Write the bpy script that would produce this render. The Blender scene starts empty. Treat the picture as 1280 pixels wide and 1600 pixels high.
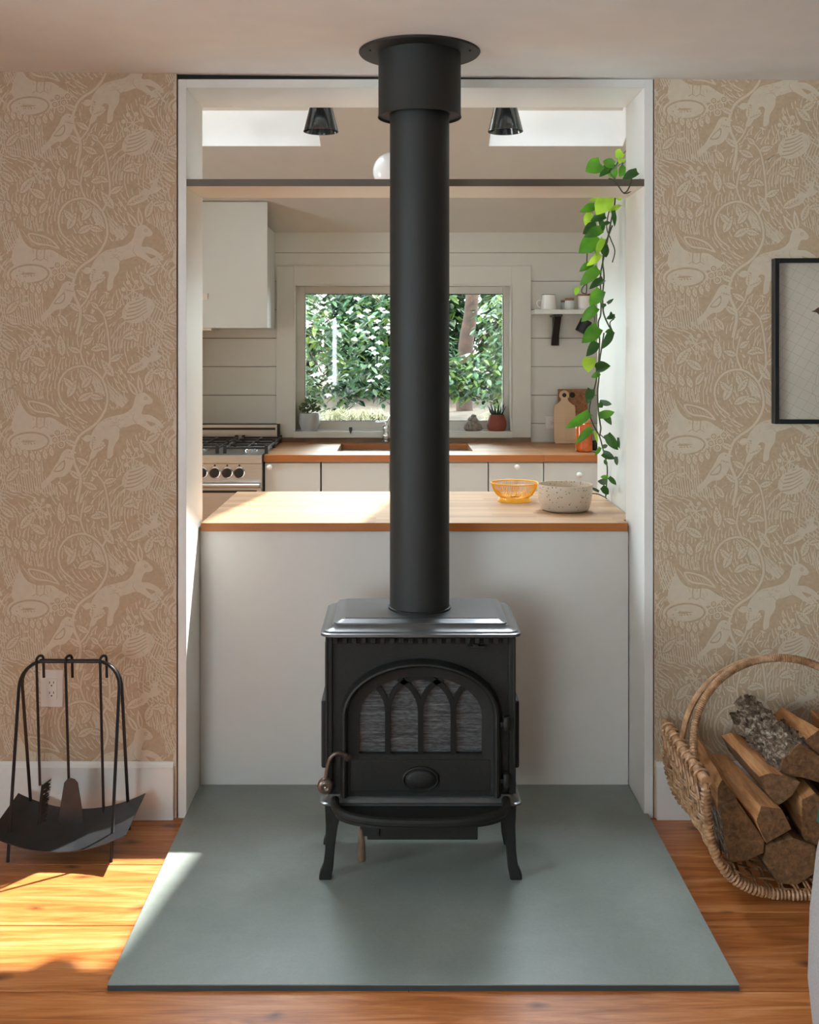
import bpy, bmesh, math, random
from mathutils import Vector, Matrix
random.seed(7)
PI = math.pi
sc = bpy.context.scene
COL = sc.collection

# ------------------------------------------------------------------ camera
EYE, FOC, VX, VY = 1.525, 1700.0, 625.0, 548.0
cam_d = bpy.data.cameras.new('camera'); cam = bpy.data.objects.new('camera', cam_d); COL.objects.link(cam)
cam.location = (0, 0, EYE); cam.rotation_euler = (PI / 2, 0, 0)
cam_d.sensor_fit = 'AUTO'; cam_d.sensor_width = 36.0; cam_d.lens = 36.0 * FOC / 1600.0
cam_d.shift_x = 15 / 1600.0; cam_d.shift_y = -252 / 1600.0
cam_d.clip_start = 0.02; cam_d.clip_end = 200
sc.camera = cam

# ------------------------------------------------------------------ sky, sun, exposure
world = bpy.data.worlds.new('sky'); sc.world = world; world.use_nodes = True
bg = world.node_tree.nodes['Background']
bg.inputs[0].default_value = (0.80, 0.90, 1.0, 1); bg.inputs[1].default_value = 10.0
sun_d = bpy.data.lights.new('sun', 'SUN'); sun = bpy.data.objects.new('sun', sun_d); COL.objects.link(sun)
sun_d.energy = 7.5; sun_d.angle = math.radians(0.9); sun_d.color = (1.0, 0.96, 0.90)
SUN = Vector((-0.53, -0.55, -1.0)).normalized()
sun.rotation_euler = SUN.to_track_quat('-Z', 'Y').to_euler(); sun.location = (3, 9, 9)


def portal(name, loc, rot, sx, sy):
    d = bpy.data.lights.new(name, 'AREA'); d.shape = 'RECTANGLE'; d.size = sx; d.size_y = sy
    d.cycles.is_portal = True
    o = bpy.data.objects.new(name, d); o.location = loc; o.rotation_euler = rot; COL.objects.link(o)


sc.view_settings.view_transform = 'Standard'; sc.view_settings.look = 'None'
sc.view_settings.gamma = 1.0; sc.view_settings.use_curve_mapping = False
sc.view_settings.exposure = 1.45
sc.cycles.max_bounces = 10; sc.cycles.diffuse_bounces = 6; sc.cycles.glossy_bounces = 4
sc.cycles.transparent_max_bounces = 12; sc.cycles.sample_clamp_indirect = 8.0
sc.cycles.caustics_reflective = False; sc.cycles.caustics_refractive = False


def P(px, py, Y):
    """world point at depth Y along the sight line measured in the photograph"""
    return Vector(((px - VX) * Y / FOC, Y, EYE - (py - VY) * Y / FOC))


# ------------------------------------------------------------------ materials
MATS = {}


class NT:
    def __init__(s, name):
        s.m = bpy.data.materials.new(name); s.m.use_nodes = True
        s.t = s.m.node_tree; s.n = s.t.nodes; s.b = s.n['Principled BSDF']; s.out = s.n['Material Output']
        MATS[name] = s.m

    def add(s, typ, **kw):
        nd = s.n.new(typ)
        for k, v in kw.items():
            if k in nd.inputs.keys():
                nd.inputs[k].default_value = v
            else:
                setattr(nd, k, v)
        return nd

    def l(s, a, b): s.t.links.new(a, b)

    def coord(s, scale=(1, 1, 1), rot=(0, 0, 0), kind='Object', offset_random=False):
        tc = s.add('ShaderNodeTexCoord'); mp = s.add('ShaderNodeMapping')
        mp.inputs['Scale'].default_value = scale; mp.inputs['Rotation'].default_value = rot
        src = tc.outputs[kind]
        if offset_random:
            oi = s.add('ShaderNodeObjectInfo'); mu = s.add('ShaderNodeMath', operation='MULTIPLY'); mu.inputs[1].default_value = 37.0
            s.l(oi.outputs['Random'], mu.inputs[0])
            va = s.add('ShaderNodeVectorMath', operation='ADD')
            s.l(src, va.inputs[0]); s.l(mu.outputs[0], va.inputs[1]); src = va.outputs[0]
        s.l(src, mp.inputs['Vector'])
        return mp.outputs['Vector']

    def noise(s, vec, scale, detail=3, rough=0.5, dist=0.0):
        nd = s.add('ShaderNodeTexNoise'); nd.inputs['Scale'].default_value = scale
        nd.inputs['Detail'].default_value = detail; nd.inputs['Roughness'].default_value = rough
        nd.inputs['Distortion'].default_value = dist
        s.l(vec, nd.inputs['Vector']); return nd.outputs['Fac']

    def ramp(s, fac, stops):
        r = s.add('ShaderNodeValToRGB'); e = r.color_ramp.elements
        while len(e) < len(stops): e.new(0.5)
        for i, (p, c) in enumerate(stops):
            e[i].position = p; e[i].color = (c[0], c[1], c[2], 1)
        s.l(fac, r.inputs['Fac']); return r.outputs['Color']

    def mix(s, a, b, fac, mode='MIX'):
        m = s.add('ShaderNodeMix', data_type='RGBA', blend_type=mode)
        for v, i in ((a, 6), (b, 7), (fac, 0)):
            if isinstance(v, (float, int)): m.inputs[i].default_value = v
            elif isinstance(v, tuple): m.inputs[i].default_value = (v[0], v[1], v[2], 1)
            else: s.l(v, m.inputs[i])
        return m.outputs[2]

    def bump(s, h, strength=0.2, dist=0.002):
        b = s.add('ShaderNodeBump'); b.inputs['Strength'].default_value = strength; b.inputs['Distance'].default_value = dist
        s.l(h, b.inputs['Height']); s.l(b.outputs[0], s.b.inputs['Normal'])


def simple(name, col, rough=0.5, metal=0.0, var=0.06, nscale=8.0, bump=0.0, bscale=60.0, coat=0.0, spec=0.5):
    k = NT(name); v = k.coord()
    f = k.noise(v, nscale, 4)
    c1 = tuple(x * (1 - var) for x in col); c2 = tuple(min(1, x * (1 + var)) for x in col)
    k.l(k.ramp(f, [(0.3, c1), (0.7, c2)]), k.b.inputs['Base Color'])
    k.b.inputs['Roughness'].default_value = rough; k.b.inputs['Metallic'].default_value = metal
    k.b.inputs['Coat Weight'].default_value = coat
    k.b.inputs['Specular IOR Level'].default_value = spec
    if bump > 0: k.bump(k.noise(v, bscale, 3), bump)
    return k.m


def srgb(r, g, b):
    f = lambda c: (c / 255 / 12.92) if c / 255 <= 0.04045 else ((c / 255 + 0.055) / 1.055) ** 2.4
    return (f(r), f(g), f(b))


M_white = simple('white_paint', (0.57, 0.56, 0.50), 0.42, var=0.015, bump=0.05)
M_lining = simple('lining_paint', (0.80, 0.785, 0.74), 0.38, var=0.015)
M_darkwall = simple('bounce_cut_wall', (0.09, 0.10, 0.085), 0.8, var=0.05)  # dark colour on unseen walls, chosen to cut bounced light
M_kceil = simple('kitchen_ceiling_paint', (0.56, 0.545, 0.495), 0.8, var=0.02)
M_well = simple('skylight_well_lit', (0.90, 0.92, 0.93), 0.6, var=0.01)  # whiter than the ceiling paint; skylight brightness put into the colour
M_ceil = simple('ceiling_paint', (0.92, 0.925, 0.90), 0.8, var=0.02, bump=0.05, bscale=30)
M_cab = simple('cabinet_paint', (0.63, 0.66, 0.625), 0.35, var=0.01)
M_panel = simple('panel_paint', (0.74, 0.715, 0.67), 0.33, var=0.012)
M_taupe = simple('taupe_edge', (0.12, 0.098, 0.07), 0.5, var=0.05)
M_gap = simple('dark_gap', (0.02, 0.018, 0.015), 0.9)
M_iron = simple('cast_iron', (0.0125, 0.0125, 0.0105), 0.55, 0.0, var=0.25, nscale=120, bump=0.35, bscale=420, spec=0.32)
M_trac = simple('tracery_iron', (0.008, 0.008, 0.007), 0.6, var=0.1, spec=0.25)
M_irontop = simple('cast_iron_sky_sheen', (0.05, 0.054, 0.055), 0.33, 0.0, var=0.12, nscale=60, bump=0.12, bscale=400, spec=0.9, coat=0.35)  # lighter bluish iron; grazing sky reflection put into the base colour
M_pipe = simple('pipe_black', (0.012, 0.0125, 0.010), 0.6, 0.0, var=0.1, nscale=200, bump=0.1, bscale=600, spec=0.5)
M_steelblk = simple('black_steel', (0.018, 0.018, 0.019), 0.38, 0.3, var=0.15, bump=0.08, bscale=300)
M_panblk = simple('blued_steel_sheet', (0.030, 0.032, 0.036), 0.36, 0.5, var=0.2, nscale=20, bump=0.05)
M_chrome = simple('chrome', (0.75, 0.76, 0.78), 0.12, 1.0, var=0.03)
M_plug = simple('outlet_plastic', (0.74, 0.70, 0.64), 0.3, var=0.01)
M_black = simple('black_paint', (0.012, 0.012, 0.012), 0.35, var=0.1)
M_gloss = simple('black_gloss_shade', (0.035, 0.038, 0.036), 0.15, 0.4, var=0.05, coat=0.5)
M_paper_l = simple('wallpaper_light', srgb(214, 198, 174), 0.75, var=0.04, nscale=50)
M_paper_t = simple('wallpaper_tan', srgb(194, 167, 136), 0.75, var=0.08, nscale=90)
M_ceramic = simple('white_ceramic', (0.8, 0.78, 0.74), 0.25, var=0.02, coat=0.3)
M_terra = simple('terracotta', (0.22, 0.055, 0.03), 0.7, var=0.12, bump=0.1)
M_greypot = simple('grey_stoneware', (0.42, 0.42, 0.42), 0.65, var=0.08, bump=0.1)
M_yellow = simple('yellow_wire', (0.85, 0.42, 0.018), 0.35, var=0.05)
M_soil = simple('soil', (0.05, 0.03, 0.02), 0.95, var=0.4, bump=0.5)
M_succ = simple('succulent_green', (0.07, 0.125, 0.03), 0.5, var=0.35, nscale=30)
M_aloe = simple('aloe_dark', (0.010, 0.030, 0.018), 0.4, var=0.3, nscale=40)
M_copper = simple('wooden_lid', (0.28, 0.13, 0.06), 0.5, var=0.15)
M_canister = simple('pale_canister', (0.62, 0.66, 0.64), 0.35, var=0.03)
M_fabric = simple('grey_upholstery', (0.33, 0.31, 0.30), 0.95, var=0.14, nscale=300, bump=0.6, bscale=900)
M_teal = simple('green_cushion_cloth', (0.008, 0.085, 0.05), 0.9, var=0.2, bump=0.3, bscale=400)
M_dkwood = simple('dark_wood', (0.08, 0.045, 0.025), 0.5, var=0.2)
M_shadedwood = simple('shaded_wood_strip', (0.20, 0.125, 0.07), 0.5, var=0.15)  # wood strip below the sill, its shadow put into the colour
M_stone = simple('stone_figure', (0.22, 0.19, 0.16), 0.8, var=0.5, nscale=60, bump=0.4, bscale=80)
M_stem = simple('vine_stem', (0.045, 0.055, 0.02), 0.6, var=0.3)
M_globe = simple('opal_globe', (0.86, 0.88, 0.9), 0.25, var=0.005, coat=0.3)
M_knobwhite = simple('white_knob', (0.88, 0.88, 0.88), 0.15, coat=0.4)
M_honeylid = simple('brass_lid', (0.75, 0.45, 0.22), 0.3, 0.6)
M_brush = simple('brush_bristle', (0.03, 0.025, 0.02), 0.9, var=0.5, nscale=200)
M_leverwood = simple('lever_handle_brown', (0.12, 0.075, 0.045), 0.4, var=0.3, nscale=50)
M_rubbed = simple('worn_iron_handle', (0.16, 0.12, 0.095), 0.33, 0.7, var=0.3, nscale=60)
M_bark_tree = simple('tree_bark', (0.028, 0.011, 0.006), 0.9, var=0.55, nscale=9, bump=0.8, bscale=14)
M_petal = simple('white_petals', (0.18, 0.18, 0.165), 0.6, var=0.05)
M_ground = simple('garden_soil', (0.028, 0.0150, 0.0065), 0.95, var=0.35, nscale=3, bump=0.5, bscale=12)


def mk_steel():
    k = NT('brushed_steel'); v = k.coord((2, 120, 120)); f = k.noise(v, 6, 3)
    k.l(k.ramp(f, [(0.3, (0.50, 0.505, 0.50)), (0.7, (0.62, 0.625, 0.615))]), k.b.inputs['Base Color'])
    k.b.inputs['Metallic'].default_value = 1.0; k.b.inputs['Roughness'].default_value = 0.32
    k.bump(f, 0.08, 0.001); return k.m


def mk_butcher(name, light, mid, dark, rough=0.28):
    k = NT(name); v = k.coord()
    br = k.add('ShaderNodeTexBrick'); br.offset = 0.37; br.offset_frequency = 2
    br.inputs['Color1'].default_value = (0, 0, 0, 1); br.inputs['Color2'].default_value = (1, 1, 1, 1)
    br.inputs['Mortar'].default_value = (0.3, 0.3, 0.3, 1); br.inputs['Mortar Size'].default_value = 0.0
    br.inputs['Scale'].default_value = 1.0; br.inputs['Brick Width'].default_value = 0.42; br.inputs['Row Height'].default_value = 0.042
    br.inputs['Bias'].default_value = 0.0
    k.l(v, br.inputs['Vector'])
    v2 = k.coord((1.5, 28, 28)); g = k.noise(v2, 3.0, 5, 0.6, 0.4)
    c1 = k.ramp(g, [(0.3, mid), (0.65, light)])
    c2 = k.ramp(br.outputs['Color'], [(0.0, dark), (0.55, mid), (1.0, light)])
    k.l(k.mix(c1, c2, 0.5), k.b.inputs['Base Color'])
    k.b.inputs['Roughness'].default_value = rough; k.bump(g, 0.05, 0.001); return k.m


def mk_pine(name):
    k = NT(name)
    v = k.coord((0.9, 9, 9), offset_random=True); g = k.noise(v, 2.4, 6, 0.6, 1.6)
    vf = k.coord((2.5, 70, 70), offset_random=True); gf = k.noise(vf, 3.0, 4, 0.6, 0.3)
    c = k.ramp(g, [(0.28, (0.30, 0.080, 0.013)), (0.5, (0.51, 0.178, 0.045)), (0.72, (0.67, 0.30, 0.125))])
    c = k.mix(c, k.ramp(gf, [(0.35, (0.55, 0.42, 0.35)), (0.65, (1, 1, 1))]), 0.45, 'MULTIPLY')
    # knots
    vk = k.coord((1.0, 2.0, 2.0), offset_random=True)
    wn = k.add('ShaderNodeTexNoise'); wn.inputs['Scale'].default_value = 7; k.l(vk, wn.inputs['Vector'])
    av = k.add('ShaderNodeVectorMath', operation='MULTIPLY_ADD'); k.l(wn.outputs['Color'], av.inputs[0])
    av.inputs[1].default_value = (0.10, 0.10, 0.10); k.l(vk, av.inputs[2])
    vo = k.add('ShaderNodeTexVoronoi', voronoi_dimensions='2D'); vo.inputs['Scale'].default_value = 2.6; k.l(av.outputs[0], vo.inputs['Vector'])
    kn = k.ramp(vo.outputs['Distance'], [(0.0, (1, 1, 1)), (0.045, (0.55, 0.55, 0.55)), (0.10, (0, 0, 0))])
    c = k.mix(c, (0.10, 0.028, 0.010), kn)
    oi = k.add('ShaderNodeObjectInfo')
    c = k.mix(c, k.ramp(oi.outputs['Random'], [(0.0, (0.82, 0.78, 0.74)), (1.0, (1.1, 1.1, 1.1))]), 1.0, 'MULTIPLY')
    k.l(c, k.b.inputs['Base Color'])
    k.b.inputs['Roughness'].default_value = 0.36; k.b.inputs['Coat Weight'].default_value = 0.15
    k.b.inputs['Coat Roughness'].default_value = 0.22
    k.bump(gf, 0.06, 0.001); return k.m


def mk_slab():
    k = NT('honed_slate'); v = k.coord()
    f = k.noise(v, 2.2, 6, 0.6, 0.3); f2 = k.noise(v, 160, 2)
    c = k.ramp(f, [(0.3, (0.19, 0.225, 0.205)), (0.7, (0.285, 0.32, 0.295))])
    c = k.mix(c, k.ramp(f2, [(0.35, (0.9, 0.9, 0.9)), (0.65, (1.05, 1.05, 1.05))]), 0.5, 'MULTIPLY')
    k.l(c, k.b.inputs['Base Color']); k.b.inputs['Roughness'].default_value = 0.42
    k.bump(f2, 0.05, 0.001); return k.m


def mk_glass(name, tint=(0.97, 0.99, 0.98), refl=0.06):
    k = NT(name); k.n.remove(k.b)
    tr = k.add('ShaderNodeBsdfTransparent'); tr.inputs[0].default_value = (*tint, 1)
    gl = k.add('ShaderNodeBsdfGlossy'); gl.inputs['Roughness'].default_value = 0.02
    fr = k.add('ShaderNodeFresnel'); fr.inputs['IOR'].default_value = 1.45
    mx = k.add('ShaderNodeMixShader'); k.l(fr.outputs[0], mx.inputs[0]); k.l(tr.outputs[0], mx.inputs[1]); k.l(gl.outputs[0], mx.inputs[2])
    k.l(mx.outputs[0], k.out.inputs['Surface']); return k.m


def mk_leaf(name, c1, c2, trans=0.4, scale=14, rough=0.4):
    k = NT(name); v = k.coord(offset_random=True); f = k.noise(v, scale, 3)
    c = k.ramp(f, [(0.35, c1), (0.65, c2)])
    k.l(c, k.b.inputs['Base Color']); k.b.inputs['Roughness'].default_value = rough
    tl = k.add('ShaderNodeBsdfTranslucent'); k.l(c, tl.inputs[0])
    mx = k.add('ShaderNodeMixShader'); mx.inputs[0].default_value = trans
    k.l(k.b.outputs[0], mx.inputs[1]); k.l(tl.outputs[0], mx.inputs[2]); k.l(mx.outputs[0], k.out.inputs['Surface'])
    return k.m


def mk_split(name, a, b, c_, scale=(6, 40, 40)):
    k = NT(name); v = k.coord((30, 4, 30), offset_random=True); g = k.noise(v, 2.0, 6, 0.65, 0.6)
    k.l(k.ramp(g, [(0.28, a), (0.5, b), (0.75, c_)]), k.b.inputs['Base Color'])
    k.b.inputs['Roughness'].default_value = 0.8; k.bump(g, 0.5, 0.004); return k.m


def mk_cane():
    k = NT('willow_cane'); v = k.coord((1, 1, 1)); g = k.noise(v, 55, 4); g2 = k.noise(v, 9, 3)
    c = k.ramp(g, [(0.3, (0.26, 0.125, 0.055)), (0.6, (0.50, 0.30, 0.16)), (0.8, (0.62, 0.43, 0.27))])
    c = k.mix(c, k.ramp(g2, [(0.35, (0.6, 0.5, 0.45)), (0.65, (1.1, 1.05, 1.0))]), 0.6, 'MULTIPLY')
    k.l(c, k.b.inputs['Base Color']); k.b.inputs['Roughness'].default_value = 0.45; return k.m


def mk_speckle():
    k = NT('speckled_stoneware'); v = k.coord()
    vo = k.add('ShaderNodeTexVoronoi'); vo.inputs['Scale'].default_value = 105; k.l(v, vo.inputs['Vector'])
    n = k.noise(v, 60, 2)
    sp = k.ramp(vo.outputs['Distance'], [(0.0, (1, 1, 1)), (0.20, (1, 1, 1)), (0.27, (0, 0, 0))])
    keep = k.ramp(n, [(0.44, (0, 0, 0)), (0.50, (1, 1, 1))])
    fac = k.mix(sp, keep, 1.0, 'MULTIPLY')
    c = k.mix((0.54, 0.44, 0.335), (0.07, 0.045, 0.03), fac)
    k.l(c, k.b.inputs['Base Color']); k.b.inputs['Roughness'].default_value = 0.38; return k.m


def mk_soot():
    k = NT('sooty_glass'); v = k.coord((3, 3, 60)); f = k.noise(v, 2.2, 6, 0.75, 0.2); v2 = k.coord((60, 1, 260)); f2 = k.noise(v2, 1.0, 3)
    c = k.ramp(f, [(0.35, (0.025, 0.033, 0.038)), (0.55, (0.075, 0.09, 0.095)), (0.72, (0.19, 0.21, 0.205))])
    c = k.mix(c, k.ramp(f2, [(0.4, (0.5, 0.5, 0.5)), (0.6, (1.1, 1.1, 1.1))]), 0.7, 'MULTIPLY')
    k.l(c, k.b.inputs['Base Color']); k.b.inputs['Roughness'].default_value = 0.25
    return k.m


def mk_honey():
    k = NT('amber_honey'); v = k.coord(); f = k.noise(v, 18, 3)
    k.l(k.ramp(f, [(0.3, (0.45, 0.06, 0.003)), (0.7, (0.75, 0.17, 0.008))]), k.b.inputs['Base Color'])
    k.b.inputs['Roughness'].default_value = 0.08; k.b.inputs['Coat Weight'].default_value = 1.0
    k.b.inputs['Subsurface Weight'].default_value = 0.4; k.b.inputs['Subsurface Radius'].default_value = (0.06, 0.02, 0.005)
    return k.m


def mk_bark():
    k = NT('log_bark'); v = k.coord((1, 1, 1)); f = k.noise(v, 38, 5, 0.7, 0.8)
    k.l(k.ramp(f, [(0.38, (0.035, 0.020, 0.012)), (0.52, (0.16, 0.105, 0.065)), (0.66, (0.48, 0.40, 0.31))]), k.b.inputs['Base Color'])
    k.b.inputs['Roughness'].default_value = 0.9; k.bump(f, 1.0, 0.01); return k.m


M_steel = mk_steel()
M_butch = mk_butcher('butcher_block', (0.42, 0.245, 0.115), (0.31, 0.160, 0.064), (0.17, 0.075, 0.027), 0.5)
M_butch_edge = mk_butcher('butcher_block_edge', (0.50, 0.18, 0.038), (0.40, 0.125, 0.022), (0.25, 0.07, 0.012), 0.4)
M_butch2 = mk_butcher('back_butcher_block', (0.52, 0.27, 0.115), (0.38, 0.17, 0.062), (0.22, 0.085, 0.028), 0.45)
M_pine = mk_pine('pine_boards')
M_slab = mk_slab()
M_slabedge = simple('slate_edge', (0.035, 0.045, 0.048), 0.5, var=0.1)
M_glass = mk_glass('window_glass')
M_glass2 = mk_glass('dimming_kitchen_glass', (0.78, 0.80, 0.76))  # tint added to dim the bright garden view
M_cane = mk_cane()
M_speck = mk_speckle()
M_soot = mk_soot()
M_honey = mk_honey()
M_bark = mk_bark()
M_end = mk_split('log_end_grain', (0.055, 0.024, 0.008), (0.15, 0.070, 0.025), (0.27, 0.135, 0.05))
M_split = mk_split('split_wood', (0.26, 0.10, 0.03), (0.46, 0.21, 0.075), (0.60, 0.33, 0.14))
M_splitd = mk_split('dark_split_wood', (0.07, 0.035, 0.015), (0.17, 0.085, 0.035), (0.28, 0.15, 0.07))
M_leafs = [mk_leaf('pothos_leaf_mid', (0.045, 0.16, 0.008), (0.10, 0.28, 0.015), 0.35),
           mk_leaf('pothos_leaf_dark', (0.015, 0.06, 0.008), (0.035, 0.11, 0.012), 0.25),
           mk_leaf('pothos_leaf_lime', (0.22, 0.42, 0.02), (0.38, 0.55, 0.04), 0.45),
           mk_leaf('pothos_leaf_grey', (0.05, 0.09, 0.05), (0.09, 0.14, 0.08), 0.2)]
M_fol = [mk_leaf('foliage_blue_green', (0.022, 0.066, 0.028), (0.065, 0.125, 0.062), 0.35, 3),
         mk_leaf('foliage_yellow_green', (0.038, 0.085, 0.012), (0.11, 0.155, 0.035), 0.4, 3),
         mk_leaf('foliage_dark', (0.003, 0.014, 0.005), (0.010, 0.03, 0.011), 0.2, 3),
         mk_leaf('foliage_pale', (0.085, 0.12, 0.075), (0.14, 0.17, 0.11), 0.3, 3)]
M_grassy = mk_leaf('fountain_grass', (0.17, 0.17, 0.085), (0.30, 0.28, 0.18), 0.3, 6)


# ------------------------------------------------------------------ mesh helpers
class MB:
    def __init__(s): s.bm = bmesh.new(); s.mi = 0

    def _f(s, vs):
        try:
            f = s.bm.faces.new(vs); f.material_index = s.mi; return f
        except ValueError:
            return None

    def v(s, p): return s.bm.verts.new(p)

    def box(s, x0, x1, y0, y1, z0, z1, M=None):
        c = [Vector(p) for p in ((x0, y0, z0), (x1, y0, z0), (x1, y1, z0), (x0, y1, z0), (x0, y0, z1), (x1, y0, z1), (x1, y1, z1), (x0, y1, z1))]
        if M: c = [M @ p for p in c]
        v = [s.v(p) for p in c]
        for q in ((3, 2, 1, 0), (4, 5, 6, 7), (0, 1, 5, 4), (1, 2, 6, 5), (2, 3, 7, 6), (3, 0, 4, 7)): s._f([v[i] for i in q])
        return s

    def prism(s, poly, h, axis='Y', base=0.0):
        """poly: list of 2-D points; axis Y: (x,z) extruded base..h ; axis Z: (x,y)"""
        def mk(a, b, c): return (a, c, b) if axis == 'Y' else (a, b, c)
        lo = [s.v(mk(a, b, base)) for a, b in poly]; hi = [s.v(mk(a, b, h)) for a, b in poly]
        n = len(poly)
        s._f(lo); s._f(hi[::-1])
        for i in range(n): s._f([lo[i], hi[i], hi[(i + 1) % n], lo[(i + 1) % n]])
        return s

    def rings(s, rings, closed=True, cap0=True, cap1=True):
        vr = [[s.v(p) for p in r] for r in rings]
        n = len(vr[0])
        for a, b in zip(vr, vr[1:]):
            for i in range(n if closed else n - 1):
                j = (i + 1) % n; s._f([a[i], a[j], b[j], b[i]])
        if cap0: s._f(vr[0][::-1])
        if cap1: s._f(vr[-1])
        return s

    def lathe(s, prof, c=(0, 0, 0), segs=24, axis='Z', cap0=True, cap1=True):
        c = Vector(c); R = []
        for r, z in prof:
            ring = []
            for i in range(segs):
                a = 2 * PI * i / segs
                p = Vector((r * math.cos(a), r * math.sin(a), z))
                if axis == 'Y': p = Vector((p.x, -p.z, p.y))
                if axis == 'X': p = Vector((p.z, p.x, p.y))
                ring.append(c + p)
            R.append(ring)
        return s.rings(R, True, cap0, cap1)

    def tube(s, pts, r, segs=8, cap=True, closed=False):
        pts = [Vector(p) for p in pts]; n = len(pts)
        rr = r if isinstance(r, (list, tuple)) else [r] * n
        tang = []
        for i in range(n):
            if closed: t = pts[(i + 1) % n] - pts[i - 1]
            else: t = pts[min(i + 1, n - 1)] - pts[max(i - 1, 0)]
            tang.append(t.normalized() if t.length > 1e-9 else Vector((0, 0, 1)))
        up = Vector((0, 0, 1)) if abs(tang[0].z) < 0.9 else Vector((1, 0, 0))
        nrm = (up - tang[0] * up.dot(tang[0])).normalized()
        R = []
        for i in range(n):
            nrm = (nrm - tang[i] * nrm.dot(tang[i])).normalized(); bi = tang[i].cross(nrm)
            R.append([pts[i] + (nrm * math.cos(2 * PI * k / segs) + bi * math.sin(2 * PI * k / segs)) * rr[i] for k in range(segs)])
        if closed: R.append(R[0])
        return s.rings(R, True, cap and not closed, cap and not closed)

    def torus(s, c, axis, R, r, n=12, m=6):
        axis = Vector(axis).normalized(); u = axis.orthogonal().normalized(); w = axis.cross(u)
        return s.tube([Vector(c) + u * R * math.cos(2 * PI * i / n) + w * R * math.sin(2 * PI * i / n) for i in range(n)], r, m, closed=True)

    def sphere(s, c, r, seg=16, rings=10, sc=(1, 1, 1)):
        prof = [(max(1e-4, math.sin(PI * i / rings)) * r, -math.cos(PI * i / rings) * r) for i in range(rings + 1)]
        c = Vector(c); R = []
        for rr, z in prof:
            R.append([c + Vector((rr * math.cos(2 * PI * k / seg) * sc[0], rr * math.sin(2 * PI * k / seg) * sc[1], z * sc[2])) for k in range(seg)])
        return s.rings(R)

    def ribbon(s, pts, w, y0, y1):
        """flat bar of width w in the XZ plane following pts (x,z)"""
        L, Rr = [], []
        for i, p in enumerate(pts):
            a = pts[max(i - 1, 0)]; b = pts[min(i + 1, len(pts) - 1)]
            d = Vector((b[0] - a[0], b[1] - a[1])); d.normalize(); nn = Vector((-d.y, d.x)) * w / 2
            L.append((p[0] + nn.x, p[1] + nn.y)); Rr.append((p[0] - nn.x, p[1] - nn.y))
        R = [[(l[0], y0, l[1]), (r_[0], y0, r_[1]), (r_[0], y1, r_[1]), (l[0], y1, l[1])] for l, r_ in zip(L, Rr)]
        return s.rings(R)


def wloc(o):
    p = Vector((0, 0, 0))
    while o is not None: p = p + o.location; o = o.parent
    return p


def tag(o, label=None, cat=None, group=None, kind=None):
    if label: o['label'] = label
    if cat: o['category'] = cat
    if group: o['group'] = group
    if kind: o['kind'] = kind
    return o


def obj(name, mb, mats, parent=None, smooth=False, bevel=0.0, label=None, cat=None, group=None, kind=None, segs=2, recalc=True, ang=40):
    bm = mb.bm
    if recalc: bmesh.ops.recalc_face_normals(bm, faces=bm.faces[:])
    me = bpy.data.meshes.new(name)
    if parent is not None:
        off = wloc(parent)
    else:
        xs = [v.co.x for v in bm.verts]; ys = [v.co.y for v in bm.verts]; zs = [v.co.z for v in bm.verts]
        off = Vector(((min(xs) + max(xs)) / 2, (min(ys) + max(ys)) / 2, min(zs)))
    bmesh.ops.translate(bm, verts=bm.verts[:], vec=-off)
    if smooth:
        for f in bm.faces: f.smooth = True
    bm.to_mesh(me); bm.free()
    if not isinstance(mats, (list, tuple)): mats = [mats]
    for m in mats: me.materials.append(m)
    if smooth and ang: me.set_sharp_from_angle(angle=math.radians(ang))
    o = bpy.data.objects.new(name, me); COL.objects.link(o)
    if parent is not None: o.parent = parent
    else: o.location = off
    if bevel > 0:
        b = o.modifiers.new('bevel', 'BEVEL'); b.width = bevel; b.segments = segs; b.limit_method = 'ANGLE'; b.angle_limit = math.radians(35)
    return tag(o, label, cat, group, kind)


def thing(name, loc, label, cat, group=None):
    o = bpy.data.objects.new(name, None); o.empty_display_size = 0.05; o.location = loc; COL.objects.link(o)
    return tag(o, label, cat, group)


def dup(o, loc=None, parent=None, label=None):
    c = o.copy(); COL.objects.link(c)
    if parent is not None: c.parent = parent
    if loc is not None: c.location = loc
    if label: c['label'] = label
    for ch in list(o.children): dup(ch, None, c)
    return c


def B(name, x0, x1, y0, y1, z0, z1, m, parent=None, bevel=0.0, **kw):
    return obj(name, MB().box(x0, x1, y0, y1, z0, z1), m, parent, bevel=bevel, **kw)


def smooth_path(pts, n=6):
    """Catmull-Rom through pts"""
    pts = [Vector(p) for p in pts]; out = []
    for i in range(len(pts) - 1):
        p0 = pts[max(i - 1, 0)]; p1 = pts[i]; p2 = pts[i + 1]; p3 = pts[min(i + 2, len(pts) - 1)]
        for k in range(n):
            t = k / n
            out.append(0.5 * ((2 * p1) + (p2 - p0) * t + (2 * p0 - 5 * p1 + 4 * p2 - p3) * t * t + (3 * p1 - p0 - 3 * p2 + p3) * t ** 3))
    out.append(pts[-1]); return out


# ================================================================== SETTING
YW, YT = 3.55, 3.83                 # dividing wall front, back
XL0, XR0 = -3.4, 2.05                # living room sides, right one set close to cut bounce
YB = -3.2                           # wall behind the camera
KX0, KX1 = -3.2, 1.50               # kitchen sides
KY = 7.30                           # kitchen back wall face
def zceil(x): return 2.421 - 0.0105 * x
def zk(y): return 2.311 + 0.38 * (KY - y)
WLX, LLX, LRX, WRX = -0.7287, -0.7240, 0.8262, 0.8300   # wall edge, lining outer edges
JL, JR = -0.697, 0.7976                                 # lining inner faces

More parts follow.
